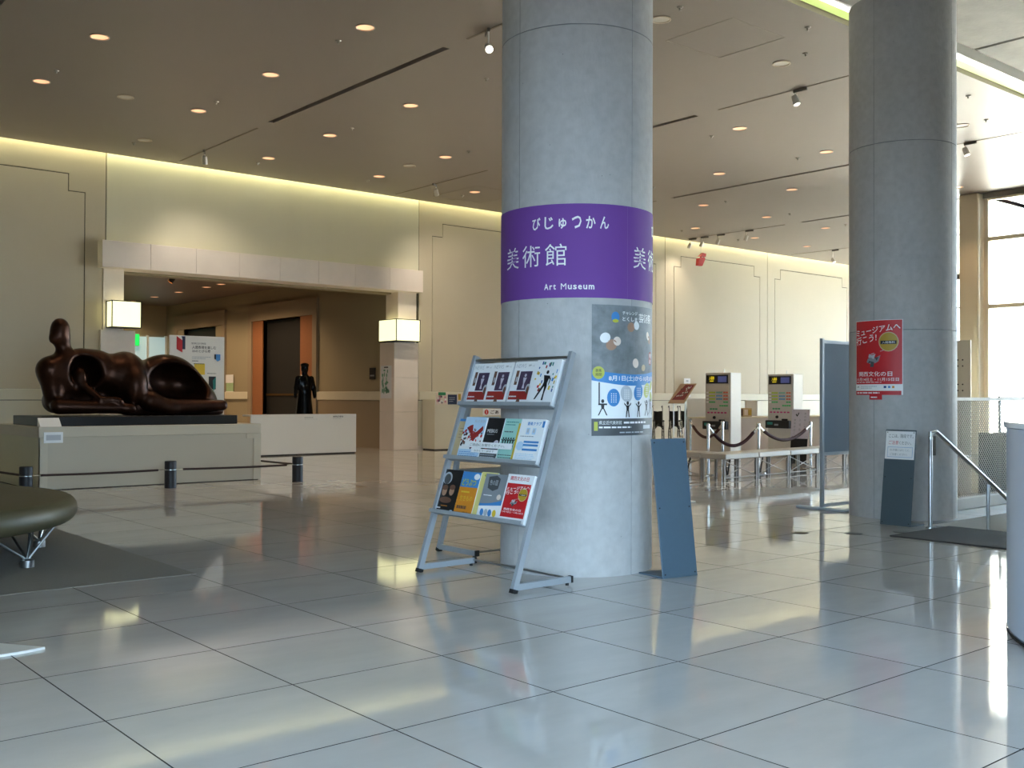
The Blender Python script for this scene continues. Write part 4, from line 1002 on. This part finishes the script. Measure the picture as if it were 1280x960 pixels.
corner_lamp('glowing two-sided box lamp on the pier beside the wall leaflets', 15.04, 15.80, 22.50, 23.35, 2.84, 3.42)

# ---- small things around the corridor
mb = MB(); mb.box(-.02, 0, -.14, .14, 0, .31, M_BLACK); mb.box(-.024, -.02, -.1, .1, .08, .12, INK['grey']); tag(mb.build('wall_plate', None, (IX, 24.17, 1.87)), 'small black sign plate on the dim corridor wall', 'sign')
mb = MB(); mb.box(-.006, 0, 0, .50, 0, .86, M_PAPER); P = Print(mb, plane_pos(Matrix(((0, 0, -1, -.006), (-1, 0, 0, .50), (0, 1, 0, 0), (0, 0, 0, 1)))), None, .001)
P.rect(.15, .35, .80, .83, INK['dgrey'], 1)
rn = random.Random(9)
for i in range(26): P.ell(rn.uniform(.08, .42), rn.uniform(.15, .74), rn.uniform(.02, .05), rn.uniform(.02, .07), flat('7fb89a'), 1, 8)
tag(mb.build('green_map_poster', None, (15.14, 22.86, 1.355)), 'pale poster with green map shapes on the pier side', 'poster')
lh = thing('leaflet_holder', 'clear leaflet holder with white card on the corridor ledge', 'holder', (15.37, 33.0, DADO))
mb = MB(); mb.box(-.02, .02, -.28, .28, 0, .02, M_WHITE); mb.build('base', lh)
mb = MB(); mb.box(-.01, .0, -.26, .26, .02, .52, mat('pale_green_bottle', 'a9c99a', .3)); mb.box(-.02, -.01, -.28, .28, .30, .58, M_PAPER); mb.build('card', lh)
ex = thing('exit_sign', 'green glowing exit sign by the far corridor door', 'sign', (13.95, 38.35, 3.25))
mb = MB(); mb.box(0, .34, 0, .1, 0, .42, mat('exit_green', '20c050', .4, emit='1fd05a', estr=1.2)); mb.build('lit_face', ex)
mb = MB(); mb.box(-.02, .36, .1, .16, -.02, .44, M_WHITE); mb.build('case', ex)
mb = MB(); mb.box(.13, .21, .16, .30, .12, .3, M_WHITE); mb.build('bracket', ex)

# information counter and leaflet tray on the wall right of the pier
ic = thing('beige_cabinet', 'beige wall cabinet with notices beside the corridor pier', 'cabinet', (16.0, 22.12, 0))
mb = MB(); mb.bbox(0, 3.6, 0, .56, .03, 1.33, .005, M_DADO); mb.build('body', ic)
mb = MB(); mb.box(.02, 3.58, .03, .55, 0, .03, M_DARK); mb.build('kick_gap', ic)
mb = MB(); mb.box(1.6, 2.5, -.012, 0, .90, 1.08, M_PAPER); P = Print(mb, plane_pos(Matrix(((1, 0, 0, 1.6), (0, 0, -1, -.012), (0, 1, 0, .90), (0, 0, 0, 1)))), None, .001)
P.ell(.12, .09, .07, .07, INK['red'], 1); P.rect(.11, .13, .05, .13, INK['white'], 2); P.text('ごあ', .26, .55, .04, .14, INK['black'], 1, .02); mb.build('notice_plate', ic)
def art_wall1(P):
    P.rect(0, .42, 0, .32, INK['egg'], 1); P.rect(.08, .32, .24, .32, INK['green'], 2)
    r = random.Random(4)
    for i in range(16): P.ell(r.uniform(.05, .37), r.uniform(.04, .22), .03, .03, INK[r.choice(['purple', 'brown', 'pink', 'white'])], 2, 8)
def art_wall2(P): P.rect(0, .3, 0, .26, INK['navy'], 1); P.lines(.04, .26, .06, .2, 3, INK['lgrey'], 2, .3)
def art_wall3(P): P.rect(0, .3, 0, .3, INK['egg'], 1); P.rect(.03, .12, .12, .28, INK['gold'], 2); P.rect(.1, .27, .03, .09, INK['dblue'], 2)
for x, w, h, a, lab in ((16.02, .42, .32, art_wall1, 'flyer of small figures on the beige cabinet'), (16.40, .30, .26, art_wall2, 'navy flyer propped on the beige cabinet'), (16.72, .3, .3, art_wall3, 'cream flyer with blue strip on the beige cabinet')):
    mb = MB(); mb.box(0, w, 0, .01, 0, h, M_PAPER); a(Print(mb, plane_pos(Matrix(((1, 0, 0, 0), (0, 0, -1, 0), (0, 1, 0, 0), (0, 0, 0, 1)))), None, .001))
    tag(mb.build('wall_flyer', None, (x, 22.105-(.012 if 'navy' in lab else 0), 1.20)), lab, 'flyer', 'flyers on the beige cabinet')

# ---- ticket machines
M_MACH = mat('machine_grey', 'c2bbb2', .45); M_MSIDE = mat('machine_white', 'e9e6df', .4)
def ticket_machine(label, x, y):
    t = thing('ticket_machine', label, 'ticket machine', (x, y, 0), -math.pi/2, 'ticket machines')
    w, d, h = .69, .40, 1.96
    mb = MB(); mb.bbox(0, w, .02, d, 0, h, .01, M_MSIDE); mb.build('cabinet', t)
    mb = MB(); mb.bbox(.0, w-.02, 0, .02, .84, h-.01, .004, M_MACH); mb.build('front_panel', t)
    mb = MB(); mb.bbox(.0, w-.02, 0.004, .02, .03, .83, .004, mat('machine_lower', 'c9c3ba', .4)); mb.build('lower_door', t)
    Mf = Matrix(((1, 0, 0, 0), (0, 0, -1, 0), (0, 1, 0, 0), (0, 0, 0, 1)))
    mb = MB(); mb.box(.03, w-.05, -.008, 0, 1.72, 1.91, M_BLACK); o = mb.build('display', t)
    mb = MB(); P = Print(mb, plane_pos(Matrix.Translation((0, -.008, 0)) @ Mf), None, .002)
    P.text('入場券', .11, .26, 1.80, 1.88, mat('amber_text', 'e8d020', .4, emit='e8d020', estr=.8), 1, .02); P.rect(.13, .24, 1.765, 1.785, MATS['amber_text'], 1); P.rect(.36, .6, 1.75, 1.88, mat('blue_screen', '4a5080', .3, emit='5a62a0', estr=.35), 1); mb.build('screen_print', o)
    def bt(x0, x1, z, c): MB().box(x0, x1, -.006, 0, z-.017, z+.017, flat(c)).build('button', t)
    for k, z in enumerate((1.52, 1.445, 1.375, 1.305)):
        bt(.03, .09, z, 'e8e8e4')
        for i in range(3): bt(.11+i*.058, .16+i*.058, z, 'b8cc3a' if k < 3 else '49b86a')
        for i in range(3):
            if k < 3: bt(.31+i*.058, .36+i*.058, z, '5a9ac8' if k else '7ab8a0'); 
        for i in range(2):
            bt(.51+i*.066, .565+i*.066, z, 'd86a4a' if k < 3 else '49b86a')
    for i in range(4): bt(.40+i*.06, .45+i*.06, 1.225, '49b86a')
    for i in range(3): bt(.13+i*.075, .19+i*.075, 1.15, '3aa06a')
    for i in range(6): bt(.06+i*.095, .12+i*.095, 1.07, 'c03a78')
    mb = MB(); mb.lathe([(0, .03), (.03, .03), (.035, 0)], M_BLACK, 14, Matrix.Translation((.26, 0, .96)) @ Matrix.Rotation(math.pi/2, 4, 'X')); mb.build('coin_knob', t)
    mb = MB(); mb.bbox(-.01, w-.04, -.10, 0, .70, .88, .012, M_BLACK); mb.box(.05, .2, -.104, -.10, .78, .84, INK['teal']); mb.box(.25, .36, -.104, -.10, .76, .80, INK['grey']); mb.bbox(.42, .55, -.06, 0, .88, .92, .005, M_BLACK); mb.build('coin_tray', t)
    mb = MB(); mb.tube([(w*.6, .15, h), (w*.6, .15, h+.08)], .008, M_STEEL, 6); mb.build('aerial', t)
ticket_machine('grey ticket machine beside the tilted red poster stand', 18.5, 15.19)
ticket_machine('grey ticket machine beside the lilac notice', 20.4, 14.88)
tc_ = thing('ticket_counter', 'long grey ticket counter with pale top behind the machines', 'counter', (20.0, 16.2, 0))
mb = MB(); mb.box(0, 7.0, 0, .7, 0, .89, mat('counter_grey', 'cfc8c4', .5)); mb.build('front', tc_)
mb = MB(); mb.bbox(-.03, 7.03, -.04, .74, .89, .925, .005, M_DADO); mb.build('top', tc_)
ch = thing('office_chair', 'white-backed office chair behind the grey ticket counter', 'chair', tuple(at_depth(946, 640, 28.6).xy)+(0,), -.2)
mb = MB(); mb.bbox(-.22, .22, .2, .25, .75, 1.33, .02, M_WHITE); mb.build('backrest', ch); mb = MB(); mb.bbox(-.24, .24, -.24, .24, .44, .52, .02, M_WHITE); mb.build('seat', ch)
mb = MB(); mb.tube([(0, 0, .06), (0, 0, .44)], .03, M_STEEL); mb.tube([(0, .22, .48), (0, .24, .8)], .02, M_STEEL)
for k in range(5): mb.tube([(0, 0, .07), (.28*math.cos(k*1.257), .28*math.sin(k*1.257), .03)], [.02, .03], M_STEEL)
mb.build('base', ch)
p = at_depth(932, 520, 26.4)
mb = MB(); mb.bbox(-.13, .13, -.09, .09, 0, .22, .006, INK['beige']); mb.box(-.135, -.13, -.07, .07, .03, .19, INK['brown']); mb.box(-.10, -.0, -.095, -.09, .04, .18, INK['egg']); mb.box(.02, .11, -.095, -.09, .04, .18, INK['gold'])
tag(mb.build('pamphlet_box', None, (p.x, p.y, .925), -.3), 'tan pamphlet box on the grey ticket counter', 'box')
p = at_depth(1012, 520, 27.5)
mb = MB(); mb.prism([(-.28, 0), (.25, 0), (.3, .1), (.05, .12), (-.05, .2), (-.2, .16)], .2, M_BLACK, Matrix(((1, 0, 0, 0), (0, 0, -1, .1), (0, 1, 0, 0), (0, 0, 0, 1)))); tag(mb.build('desk_phone', None, (p.x, 16.5, .925), -.5), 'small black desk device on the grey ticket counter', 'device')
mb = MB(); mb.bbox(0, 1.5, 0, .05, 0, 1.38, .005, M_WHITE); mb.box(-.03, .0, 0, .05, 0, 1.3, M_CHROME); tag(mb.build('white_screen_panel', None, (20.35, 17.3, 0)), 'plain white screen panel behind the first ticket machine', 'screen')

# ---- stanchions and ropes
def stanchion(x, y, label):
    t = thing('stanchion', label, 'stanchion', (x, y, 0), group='chrome rope stanchions')
    mb = MB(); mb.lathe([(.15, 0), (.15, .012), (.12, .02), (.03, .03)], M_CHROME, 28); mb.build('base', t)
    mb = MB(); mb.lathe([(.027, .02), (.027, .88), (.034, .885), (.034, .92), (.02, .935), (.012, .94), (0, .942)], M_CHROME, 18); mb.build('post', t)
    return (x, y)
SP = {}
for k, px, py, d, lab in (('a', 885, 531, 18.9, 'chrome rope post nearest the bench corner'), ('b', 903, 527, 21.1, 'chrome rope post behind the crossed ropes'), ('c', 948, 530, 19.6, 'chrome rope post between the two ticket machines'), ('d', 1013, 528, 20.9, 'chrome rope post beside the lilac notice sign'), ('e', 863, 521, 23.3, 'chrome rope post by the tilted red poster')):
    p = at_depth(px, py, d); SP[k] = stanchion(p.x, p.y, lab)
M_ROPE = mat('maroon_rope', '3d1114', .8, bump=.6, bscale=80)
for a, b, sag, lab in (('a', 'c', .34, 'maroon rope sagging between the bench corner and middle posts'), ('c', 'd', .27, 'maroon rope sagging towards the lilac notice'), ('b', 'e', .30, 'maroon rope running back to the tilted poster')):
    p, q = Vector((*SP[a], .86)), Vector((*SP[b], .86)); t = thing('barrier_rope', lab, 'rope', p, group='maroon barrier ropes')
    d = (q-p); L = d.length; u = d/L; p0 = u*.035; d2 = d-u*.07
    pts = [p0+d2*(i/24)+Vector((0, 0, -sag*(1-(2*i/24-1)**2))) for i in range(25)]
    mb = MB(); mb.tube(pts[2:-2], .031, M_ROPE, 12); mb.build('rope', t)
    for e in (pts[:3], pts[-3:]): mb = MB(); mb.tube(e, .02, M_CHROME, 10); mb.build('hook', t)

# ---- low benches in front of the ropes
M_BSTONE = mat('bench_top', 'b4aca0', .35, noise=.04, nscale=4); M_BLEG = mat('bench_leg_grey', '96918a', .5, .1)
def seat_bench(label, loc, rot, L):
    t = thing('seat_bench', label, 'bench', loc, rot, 'low pale benches by the ropes'); W = .52
    mb = MB(); mb.bbox(.004, L-.004, 0, W, .355, .45, .015, M_BSTONE); mb.build('seat', t)
    for x in (.03, L-.03):
        mb = MB(); mb.bbox(x-.02, x+.02, .03, .07, 0, .355, .003, M_BLEG); mb.build('leg', t)
        mb = MB(); mb.bbox(x-.02, x+.02, W-.07, W-.03, 0, .355, .003, M_BLEG); mb.build('leg', t)
    mb = MB(); mb.tube([(.04, .05, .33), (L-.04, .05, .05)], .009, M_BLEG, 8); mb.tube([(.04, .055, .05), (L-.04, .055, .33)], .009, M_BLEG, 8); mb.build('cross_brace', t)
    mb = MB(); mb.tube([(.04, .05, .04), (L-.04, .05, .04)], .010, M_BLEG, 8); mb.build('stretcher', t)
    mb = MB()
    for dx_ in (-.09, .09): mb.tube([(L/2, W*.6, .03), (L/2+dx_, W*.6, .355)], .013, M_BLACK, 8)
    mb.lathe([(.07, 0), (.07, .025), (.03, .035), (0, .035)], M_BLEG, 14, Matrix.Translation((L/2, W*.6, 0))); mb.build('strut', t)
q0 = Vector((14.12, 11.16, 0)); dr_ = Vector((1, .075, 0)).normalized()
for i in range(5):
    p = q0+dr_*(1.045*i)
    seat_bench(['low pale bench at the corner of the bench row', 'second low pale bench from the bench row corner', 'third low pale bench from the bench row corner', 'fourth low pale bench from the bench row corner', 'low pale bench behind the partition board'][i], p, math.atan2(dr_.y, dr_.x), 1.04)
seat_bench('low pale bench turning away at the row corner', (14.12, 12.84, 0), -math.pi/2+.02, 1.12)

# ---- tilted red poster on a two-legged stand
tp = thing('poster_stand', 'tilted red poster on a thin two-legged stand', 'poster stand', tuple(at_depth(846, 560, 14).xy)+(0,), -math.pi/2)
Mt = Matrix(((1, 0, 0, -.14), (0, .70, -.714, -.02), (0, .714, .70, 1.33), (0, 0, 0, 1)))
mb = MB(); mb.box(0, .28, 0, .37, -.006, 0, INK['beige'], Mt); P = Print(mb, plane_pos(Mt), None, .001); P.rect(0, .28, 0, .37, flat('d8a882'), 1)
P.poly([(.03, .06), (.25, .06), (.26, .34), (.1, .35)], INK['dred'], 2); r = random.Random(2)
for i in range(26): P.ell(r.uniform(.05, .23), r.uniform(.09, .32), .012, .016, INK[r.choice(['pink', 'dred', 'egg', 'brown'])], 3, 7)
mb.build('poster', tp)
for x in (-.10, .10): mb = MB(); mb.tube([(x, .05, .02), (x, .05, 1.37)], .009, M_WHITE, 8); mb.build('leg', tp)
mb = MB(); mb.tube([(-.10, .05, .86), (.10, .05, .86)], .008, M_WHITE, 8); mb.build('crossbar', tp)
mb = MB(); mb.bbox(-.16, .16, -.1, .2, 0, .02, .004, M_WHITE); mb.build('foot', tp)
mb = MB(); mb.box(0, .32, 0, .006, 0, .62, M_PAPER); P = Print(mb, plane_pos(Matrix(((1, 0, 0, 0), (0, 0, -1, 0), (0, 1, 0, 0), (0, 0, 0, 1)))), None, .001); P.ell(.16, .32, .13, .13, INK['yellow'], 1); P.rect(.1, .22, .5, .56, INK['lgrey'], 1)
p = on_plane(855, 500, 1, YW-.12); tag(mb.build('dot_notice', None, (p.x, YW-.12, 1.42)), 'white paper notice with yellow dot on the long wall', 'notice')

# ---- folded wheelchairs by the wall
def wheelchair(label, loc, rot):
    t = thing('wheelchair', label, 'wheelchair', loc, rot, 'folded wheelchairs by the wall'); fr = M_CHROME
    for s in (-.13, .13):
        mb = MB(); mb.lathe([(.29, -.012), (.305, 0), (.29, .012), (.275, 0), (.29, -.012)], M_BLACK, 32, Matrix.Translation((s, .1, .305)) @ Matrix.Rotation(math.pi/2, 4, 'Y')); 
        for k in range(8): mb.tube([(s, .1, .305), (s, .1+.28*math.cos(k*.785), .305+.28*math.sin(k*.785))], .004, fr, 5)
        mb.build('rear_wheel', t)
        mb = MB(); mb.lathe([(.075, -.012), (.085, 0), (.075, .012), (.06, 0), (.075, -.012)], M_BLACK, 20, Matrix.Translation((s, -.40, .085)) @ Matrix.Rotation(math.pi/2, 4, 'Y')); mb.build('caster', t)
        mb = MB(); mb.tube([(s, .38, 1.13), (s, .26, 1.15), (s, .2, 1.08), (s, .16, .5), (s, .1, .305)], .014, fr, 8); mb.tube([(s, .18, .72), (s, -.2, .72), (s, -.25, .48), (s, -.40, .17)], .013, fr, 8); mb.tube([(s, .16, .48), (s, -.25, .48)], .013, fr, 8); mb.tube([(s, -.25, .48), (s, -.5, .12), (s, -.62, .12)], .012, fr, 8); mb.build('side_frame', t)
        mb = MB(); mb.tube([(s, .38, 1.13), (s, .28, 1.15)], .02, M_BLACK, 8); mb.build('grip', t)
        mb = MB(); mb.bbox(s-.025, s+.025, -.18, .12, .72, .76, .01, M_BLACK); mb.build('armrest', t)
    M_FAB = mat('wheelchair_fabric', '1f2220', .8)
    mb = MB(); mb.add([(-.13, .17, .55), (0, .22, .58), (.13, .17, .55), (.13, .2, 1.02), (0, .26, 1.0), (-.13, .2, 1.02), (-.13, .18, .55), (0, .23, .58), (.13, .18, .55), (.13, .21, 1.02), (0, .27, 1.0), (-.13, .21, 1.02)], [(0, 1, 4, 5), (1, 2, 3, 4), (6, 11, 10, 7), (7, 10, 9, 8), (0, 5, 11, 6), (2, 8, 9, 3), (0, 6, 7, 1), (1, 7, 8, 2), (5, 4, 10, 11), (4, 3, 9, 10)], M_FAB); mb.build('backrest', t)
    mb = MB(); mb.add([(-.13, -.25, .5), (0, -.25, .66), (.13, -.25, .5), (.13, .15, .5), (0, .15, .66), (-.13, .15, .5), (-.13, -.25, .49), (0, -.25, .65), (.13, -.25, .49), (.13, .15, .49), (0, .15, .65), (-.13, .15, .49)], [(0, 1, 4, 5), (1, 2, 3, 4), (6, 11, 10, 7), (7, 10, 9, 8), (0, 5, 11, 6), (2, 8, 9, 3), (0, 6, 7, 1), (1, 7, 8, 2), (5, 4, 10, 11), (4, 3, 9, 10)], M_FAB); mb.build('seat', t)
for px, d, lab in ((823, 29.6, 'folded wheelchair with dark seat beside the purple-signed column'), (843, 29.8, 'folded wheelchair with dark seat behind the tilted poster stand'), (857, 30.3, 'folded wheelchair with dark seat beside the white screen panel')):
    p = at_depth(px, 560, d); wheelchair(lab, (p.x, p.y, 0), -.75)

# ---- red hanging ornament
p = on_plane(876, 325, 1, 22.35)
ro = thing('red_ornament', 'red folded ornament hanging below the track spotlights', 'ornament', (p.x, p.y, p.z))
mb = MB(); M_RED = mat('red_card', 'c4221a', .5)
def hull(pts, y): 
    n = len(pts); mb.add([(a, -y, b) for a, b in pts]+[(a, y, b) for a, b in pts], [list(range(n)), list(reversed(range(n, 2*n)))]+[(i, n+i, n+(i+1) % n, (i+1) % n) for i in range(n)], M_RED)
hull([(-.19, -.20), (.02, -.20), (.17, .06), (.10, .10), (-.16, .04)], .06); hull([(-.12, .10), (.05, .12), (.20, .12), (.22, .22), (.05, .24), (-.02, .17)], .05); mb.box(-.01, .03, -.02, .02, .03, .13, M_RED); mb.build('folded_body', ro)
mb = MB(); mb.tube([(0, 0, .2), (0, 0, ZC-p.z)], .004, M_STEEL, 5); mb.build('wire', ro)

# ---- ceiling fittings
M_DLR = mat('downlight_trim', 'c9b8a0', .4); M_DLL = mat('downlight_lamp', 'ffd0b0', .4, emit='ffb183', estr=1.7); M_DLO = mat('downlight_off', 'd8d0c4', .4)
def make_dl(lit):
    t = thing('downlight', '', 'downlight', (0, 0, ZC))
    mb = MB(); mb.lathe([(.135, 0), (.142, -.012), (.125, -.014), (.118, -.002)], M_DLR, 28); mb.build('trim_ring', t)
    mb = MB(); mb.lathe([(.118, -.003), (.06, -.001), (0, -.001)], M_DLL if lit else M_DLO, 24); mb.build('lamp' if lit else 'cover', t)
    return t
DLX = [5.09, 7.79, 10.51, 13.35, 16.2, 19.12, 21.95, 24.75, 27.7, 30.6, 33.5]; DLY = [12.47, 15.3, 18.1, 20.72]
def beam(o, w, size=1.5):
    sl = bpy.data.lights.new('lamp_beam', 'SPOT'); sl.energy = w*K; sl.spot_size = size; sl.spot_blend = .5; sl.color = (1, .70, .42); sl.shadow_soft_size = .1
    so = bpy.data.objects.new('lamp_beam', sl); COL.objects.link(so); so.parent = o; so.location = (0, 0, -.03)
pL = make_dl(True); first = True
for i, x in enumerate(DLX):
    for j, y in enumerate(DLY):
        if (i == 1 and j == 3) or (i == 0 and j in (0, 3)) or (j == 0 and i > 7): continue
        o = copy_tree(pL)
        o.location = (x, y, ZC); beam(o, 90); tag(o, 'round lit downlight in the '+('row near the ceiling trough', 'second row out from the trough', 'third row out from the trough', 'row along the long panelled wall')[j], 'downlight', 'lit ceiling downlights')
pU = make_dl(False); first = True
for x, y in ((10.7, 9.57), (13.53, 9.62), (16.4, 9.6), (7.87, 20.9), (6.47, 18.1), (13.25, 19.32), (7.8, 9.6), (19.2, 9.6)):
    o = pU if first else copy_tree(pU); first = False
    o.location = (x, y, ZC); tag(o, 'unlit round fitting set flush in the hall ceiling', 'downlight', 'unlit ceiling fittings')
mb = MB(); mb.lathe([(.045, 0), (.04, -.015), (.015, -.02), (.012, -.045), (.022, -.05), (0, -.055)], mat('sprinkler_metal', '9a9388', .4, .6), 14); pS = mb.build('sprinkler'); first = True
for x, y in [(a, b) for a in (5.1, 7.79, 10.55, 13.4, 16.25, 19.15, 21.95, 24.8, 27.6) for b in (9.1, 13.2, 17.35, 21.3)]+[(17.4, 8.58), (12.48, 8.44)]:
    o = pS if first else pS.copy()
    if not first: COL.objects.link(o)
    first = False; o.location = (x, y, ZC); tag(o, 'tiny metal ceiling sprinkler head '+('close to the ceiling trough' if y < 10 else 'past the near ends of the dark slots' if y < 15 else 'by the far ends of the dark slots' if y < 19 else 'along the long panelled wall'), 'sprinkler', 'ceiling sprinkler heads')
def spotlight(label, x, y, tilt, rz, drop=.10, glow=6., watts=60):
    t = thing('track_spotlight', label, 'spotlight', (x, y, ZC-.006), rz, 'white track spotlights')
    mb = MB(); mb.bbox(-.02, .02, -.13, .13, -.05, 0, .004, mat('adapter_grey', '6d675e', .4)); mb.build('track_adapter', t)
    mb = MB(); mb.tube([(0, .10, -.05), (0, .10, -.05-drop)], .012, M_WHITE, 8); mb.build('stem', t)
    M = Matrix.Translation((0, .10, -.05-drop)) @ Matrix.Rotation(tilt, 4, 'X')
    mb = MB(); mb.lathe([(0, .06), (.05, .055), (.055, 0), (.06, -.11), (.052, -.11), (.05, -.09)], mat('spot_white', 'd9d5cc', .4), 20, M); h = mb.build('head', t)
    bl = bpy.data.lights.new('spot_beam', 'SPOT'); bl.energy = watts*K; bl.spot_size = 1.7; bl.spot_blend = .9; bl.color = (1, .88, .72); bl.shadow_soft_size = .05
    bo = bpy.data.objects.new('spot_beam', bl); COL.objects.link(bo); bo.parent = t; bo.matrix_local = M @ Matrix.Translation((0, 0, -.12))
    mb = MB(); mb.lathe([(.05, -.092), (0, -.092)], mat('spot_lamp', 'ffffff', .4, emit='fff4e0', estr=glow), 16, M); mb.build('lens', h)
spotlight('white spotlight on the ceiling track beside the purple-signed column', 9.17, 11.45, 1.0, 2.6, .22, 12)
spotlight('white spotlight on the ceiling track near the trough light', 14.87, 10.2, -.35, 0)
spotlight('white spotlight on the ceiling track beside the red-poster column', 20.57, 10.1, -.35, 0)
spotlight('white spotlight on the track above the corridor pier', 14.87, 20.6, .7, -.95, watts=260)
spotlight('white spotlight on the track above the left end of the lintel', 9.17, 21.0, .45, -.5, watts=150)
for y, lab in ((22.1, 'white spotlight closest to the long wall in the row of four'), (21.6, 'white spotlight above the red ornament'), (20.95, 'third white spotlight out from the wall in the row of four'), (19.85, 'white spotlight furthest from the wall in the row of four')):
    spotlight(lab, 26.27, y, .4, .3, .16, watts=45)
spotlight('white spotlight on the far track beyond the red-poster column', 31.97, 20.5, -.5, 0, .3)
for px, py in ((178, 342), (193, 371), (223.5, 365), (258, 358.7), (276, 355), (296, 351), (165, 376)):
    p = on_plane(px, py, 2, IZ); o = copy_tree(pL); o.location = (p.x, p.y, IZ); beam(o, 210, 2.5); tag(o, 'small lit downlight in the dark corridor ceiling', 'downlight', 'corridor downlights')
p = on_plane(216, 350, 2, 4.55)
cs = thing('corridor_spot', 'small orange glowing spotlight hanging from the corridor ceiling', 'spotlight', (p.x, p.y, IZ))
mb = MB(); mb.tube([(0, 0, 0), (0, 0, -.16)], .01, M_BLACK, 8); mb.build('stem', cs)
mb = MB(); mb.lathe([(0, .05), (.06, .04), (.075, -.10), (.065, -.10), (.055, -.06)], M_BLACK, 16, Matrix.Translation((0, 0, -.2)) @ Matrix.Rotation(.8, 4, 'X') @ Matrix.Rotation(.4, 4, 'Y')); h = mb.build('head', cs)
mb = MB(); mb.lathe([(.075, -.101), (0, -.101)], mat('orange_lamp', 'ffb070', .4, emit='ff8a3a', estr=14), 16, Matrix.Translation((0, 0, -.2)) @ Matrix.Rotation(.8, 4, 'X') @ Matrix.Rotation(.4, 4, 'Y')); mb.build('lens', h)

for _o in list(pL.children): bpy.data.objects.remove(_o)
bpy.data.objects.remove(pL)

# ---- stair parapet, mesh screens and shelf at the right
mb = MB(); mb.bbox(12.2, 15.8, 6.42, 6.62, 0, .15, .01, M_WHITE); tag(mb.build('low_kerb'), 'low white kerb along the stairwell under the mesh screens', 'kerb')
def mesh_screen(label, x0, x1, y, z0, z1, cell=.055):
    t = thing('mesh_screen', label, 'screen', (x0, y, 0), group='diamond mesh screens'); w = x1-x0; m = mat('mesh_wire', '8a877c', .4, .7)
    mb = MB(); mb.box(0, w, -.02, .02, z1-.04, z1, M_WHITE); mb.build('top_rail', t)
    for x in (0, w-.03): mb = MB(); mb.box(x, x+.03, -.015, .015, z0-(.0), z1, M_ALU); mb.build('post', t)
    mb = MB(); h = z1-z0; n = int((w+h)/cell); r = .0045
    for i in range(n):
        s = i*cell
        for sg in (1, -1):
            a0 = max(0., s-h); a1 = min(w, s)
            if a1-a0 < .01: continue
            pa = (a0, z0+(s-a0)) if sg > 0 else (w-a0, z0+(s-a0)); pb = (a1, z0+(s-a1)) if sg > 0 else (w-a1, z0+(s-a1))
            mb.bar((pa[0], .004*sg, pa[1]), (pb[0], .004*sg, pb[1]), r, r*1.6, m)
    o = mb.build('wire_mesh', t); o['kind'] = 'stuff'
mesh_screen('diamond wire mesh screen with white rail on the low kerb', 12.3, 15.7, 6.53, .15, 1.42)
mesh_screen('diamond wire mesh screen standing behind the dark shelf', 16.4, 20.5, 7.6, .0, 1.44, .08)
sh = thing('dark_shelf', 'dark open shelf unit behind the mesh screen', 'shelf', (15.2, 6.95, 0))
for z in (.0, .42, .84): mb = MB(); mb.box(0, .95, 0, .4, z, z+.05, M_DARK); mb.build('shelf_board', sh)
for x in (0, .45, .90): mb = MB(); mb.box(x, x+.05, 0, .4, .05, .90, M_DARK); mb.build('upright', sh)
for k, (x, z, w, h, c, lab) in enumerate(((.10, .47, .14, .26, 'white', 'white carton on the dark shelf'), (.26, .47, .14, .2, 'red', 'red carton on the dark shelf'), (.1, .05, .3, .26, 'egg', 'pale carton on the bottom of the dark shelf'))):
    mb = MB(); mb.bbox(0, w, .05, .3, 0, h, .006, INK[c]); tag(mb.build('carton', None, (15.2+x, 6.95, z)), lab, 'carton', 'cartons on the dark shelf')
lp = thing('display_board', 'pale perforated panel standing by the cream entrance post', 'panel', (24.9, 12.22, 0))
mb = MB(); mb.bbox(-.02, .02, 0, .9, .02, 2.83, .005, mat('pale_panel', 'cfccbf', .5)); mb.build('board', lp)
mb = MB(); mb.box(-.2, .2, .1, .8, 0, .02, M_ALU); mb.build('foot', lp)
mb = MB()
for z in (2.35, 2.2, 1.75, 1.6):
    for y in (.2, .32, .44): mb.lathe([(0, .003), (.02, .003), (.02, 0)], M_DARK, 8, Matrix.Translation((-.02, y, z)) @ Matrix.Rotation(-math.pi/2, 4, 'Y'))
mb.build('holes', lp)
p = on_plane(1275, 495, 1, 7.6)
mb = MB(); mb.add(*surface_net(lambda P: smax(smin(sd_ell(P, (0, 0, .12), (.2, .1, .14)), sd_cap(P, (.05, 0, .2), (.08, 0, .36), .05, .03), .05), -P[..., 2], .01), (-.3, -.2, -.05), (.3, .2, .45), .025), mat('brown_leather', '2c1a16', .4), None, True)
tag(mb.build('dark_bag', None, (19.2, 7.6, 1.44)), 'dark brown bag resting on the far mesh screen rail', 'bag')
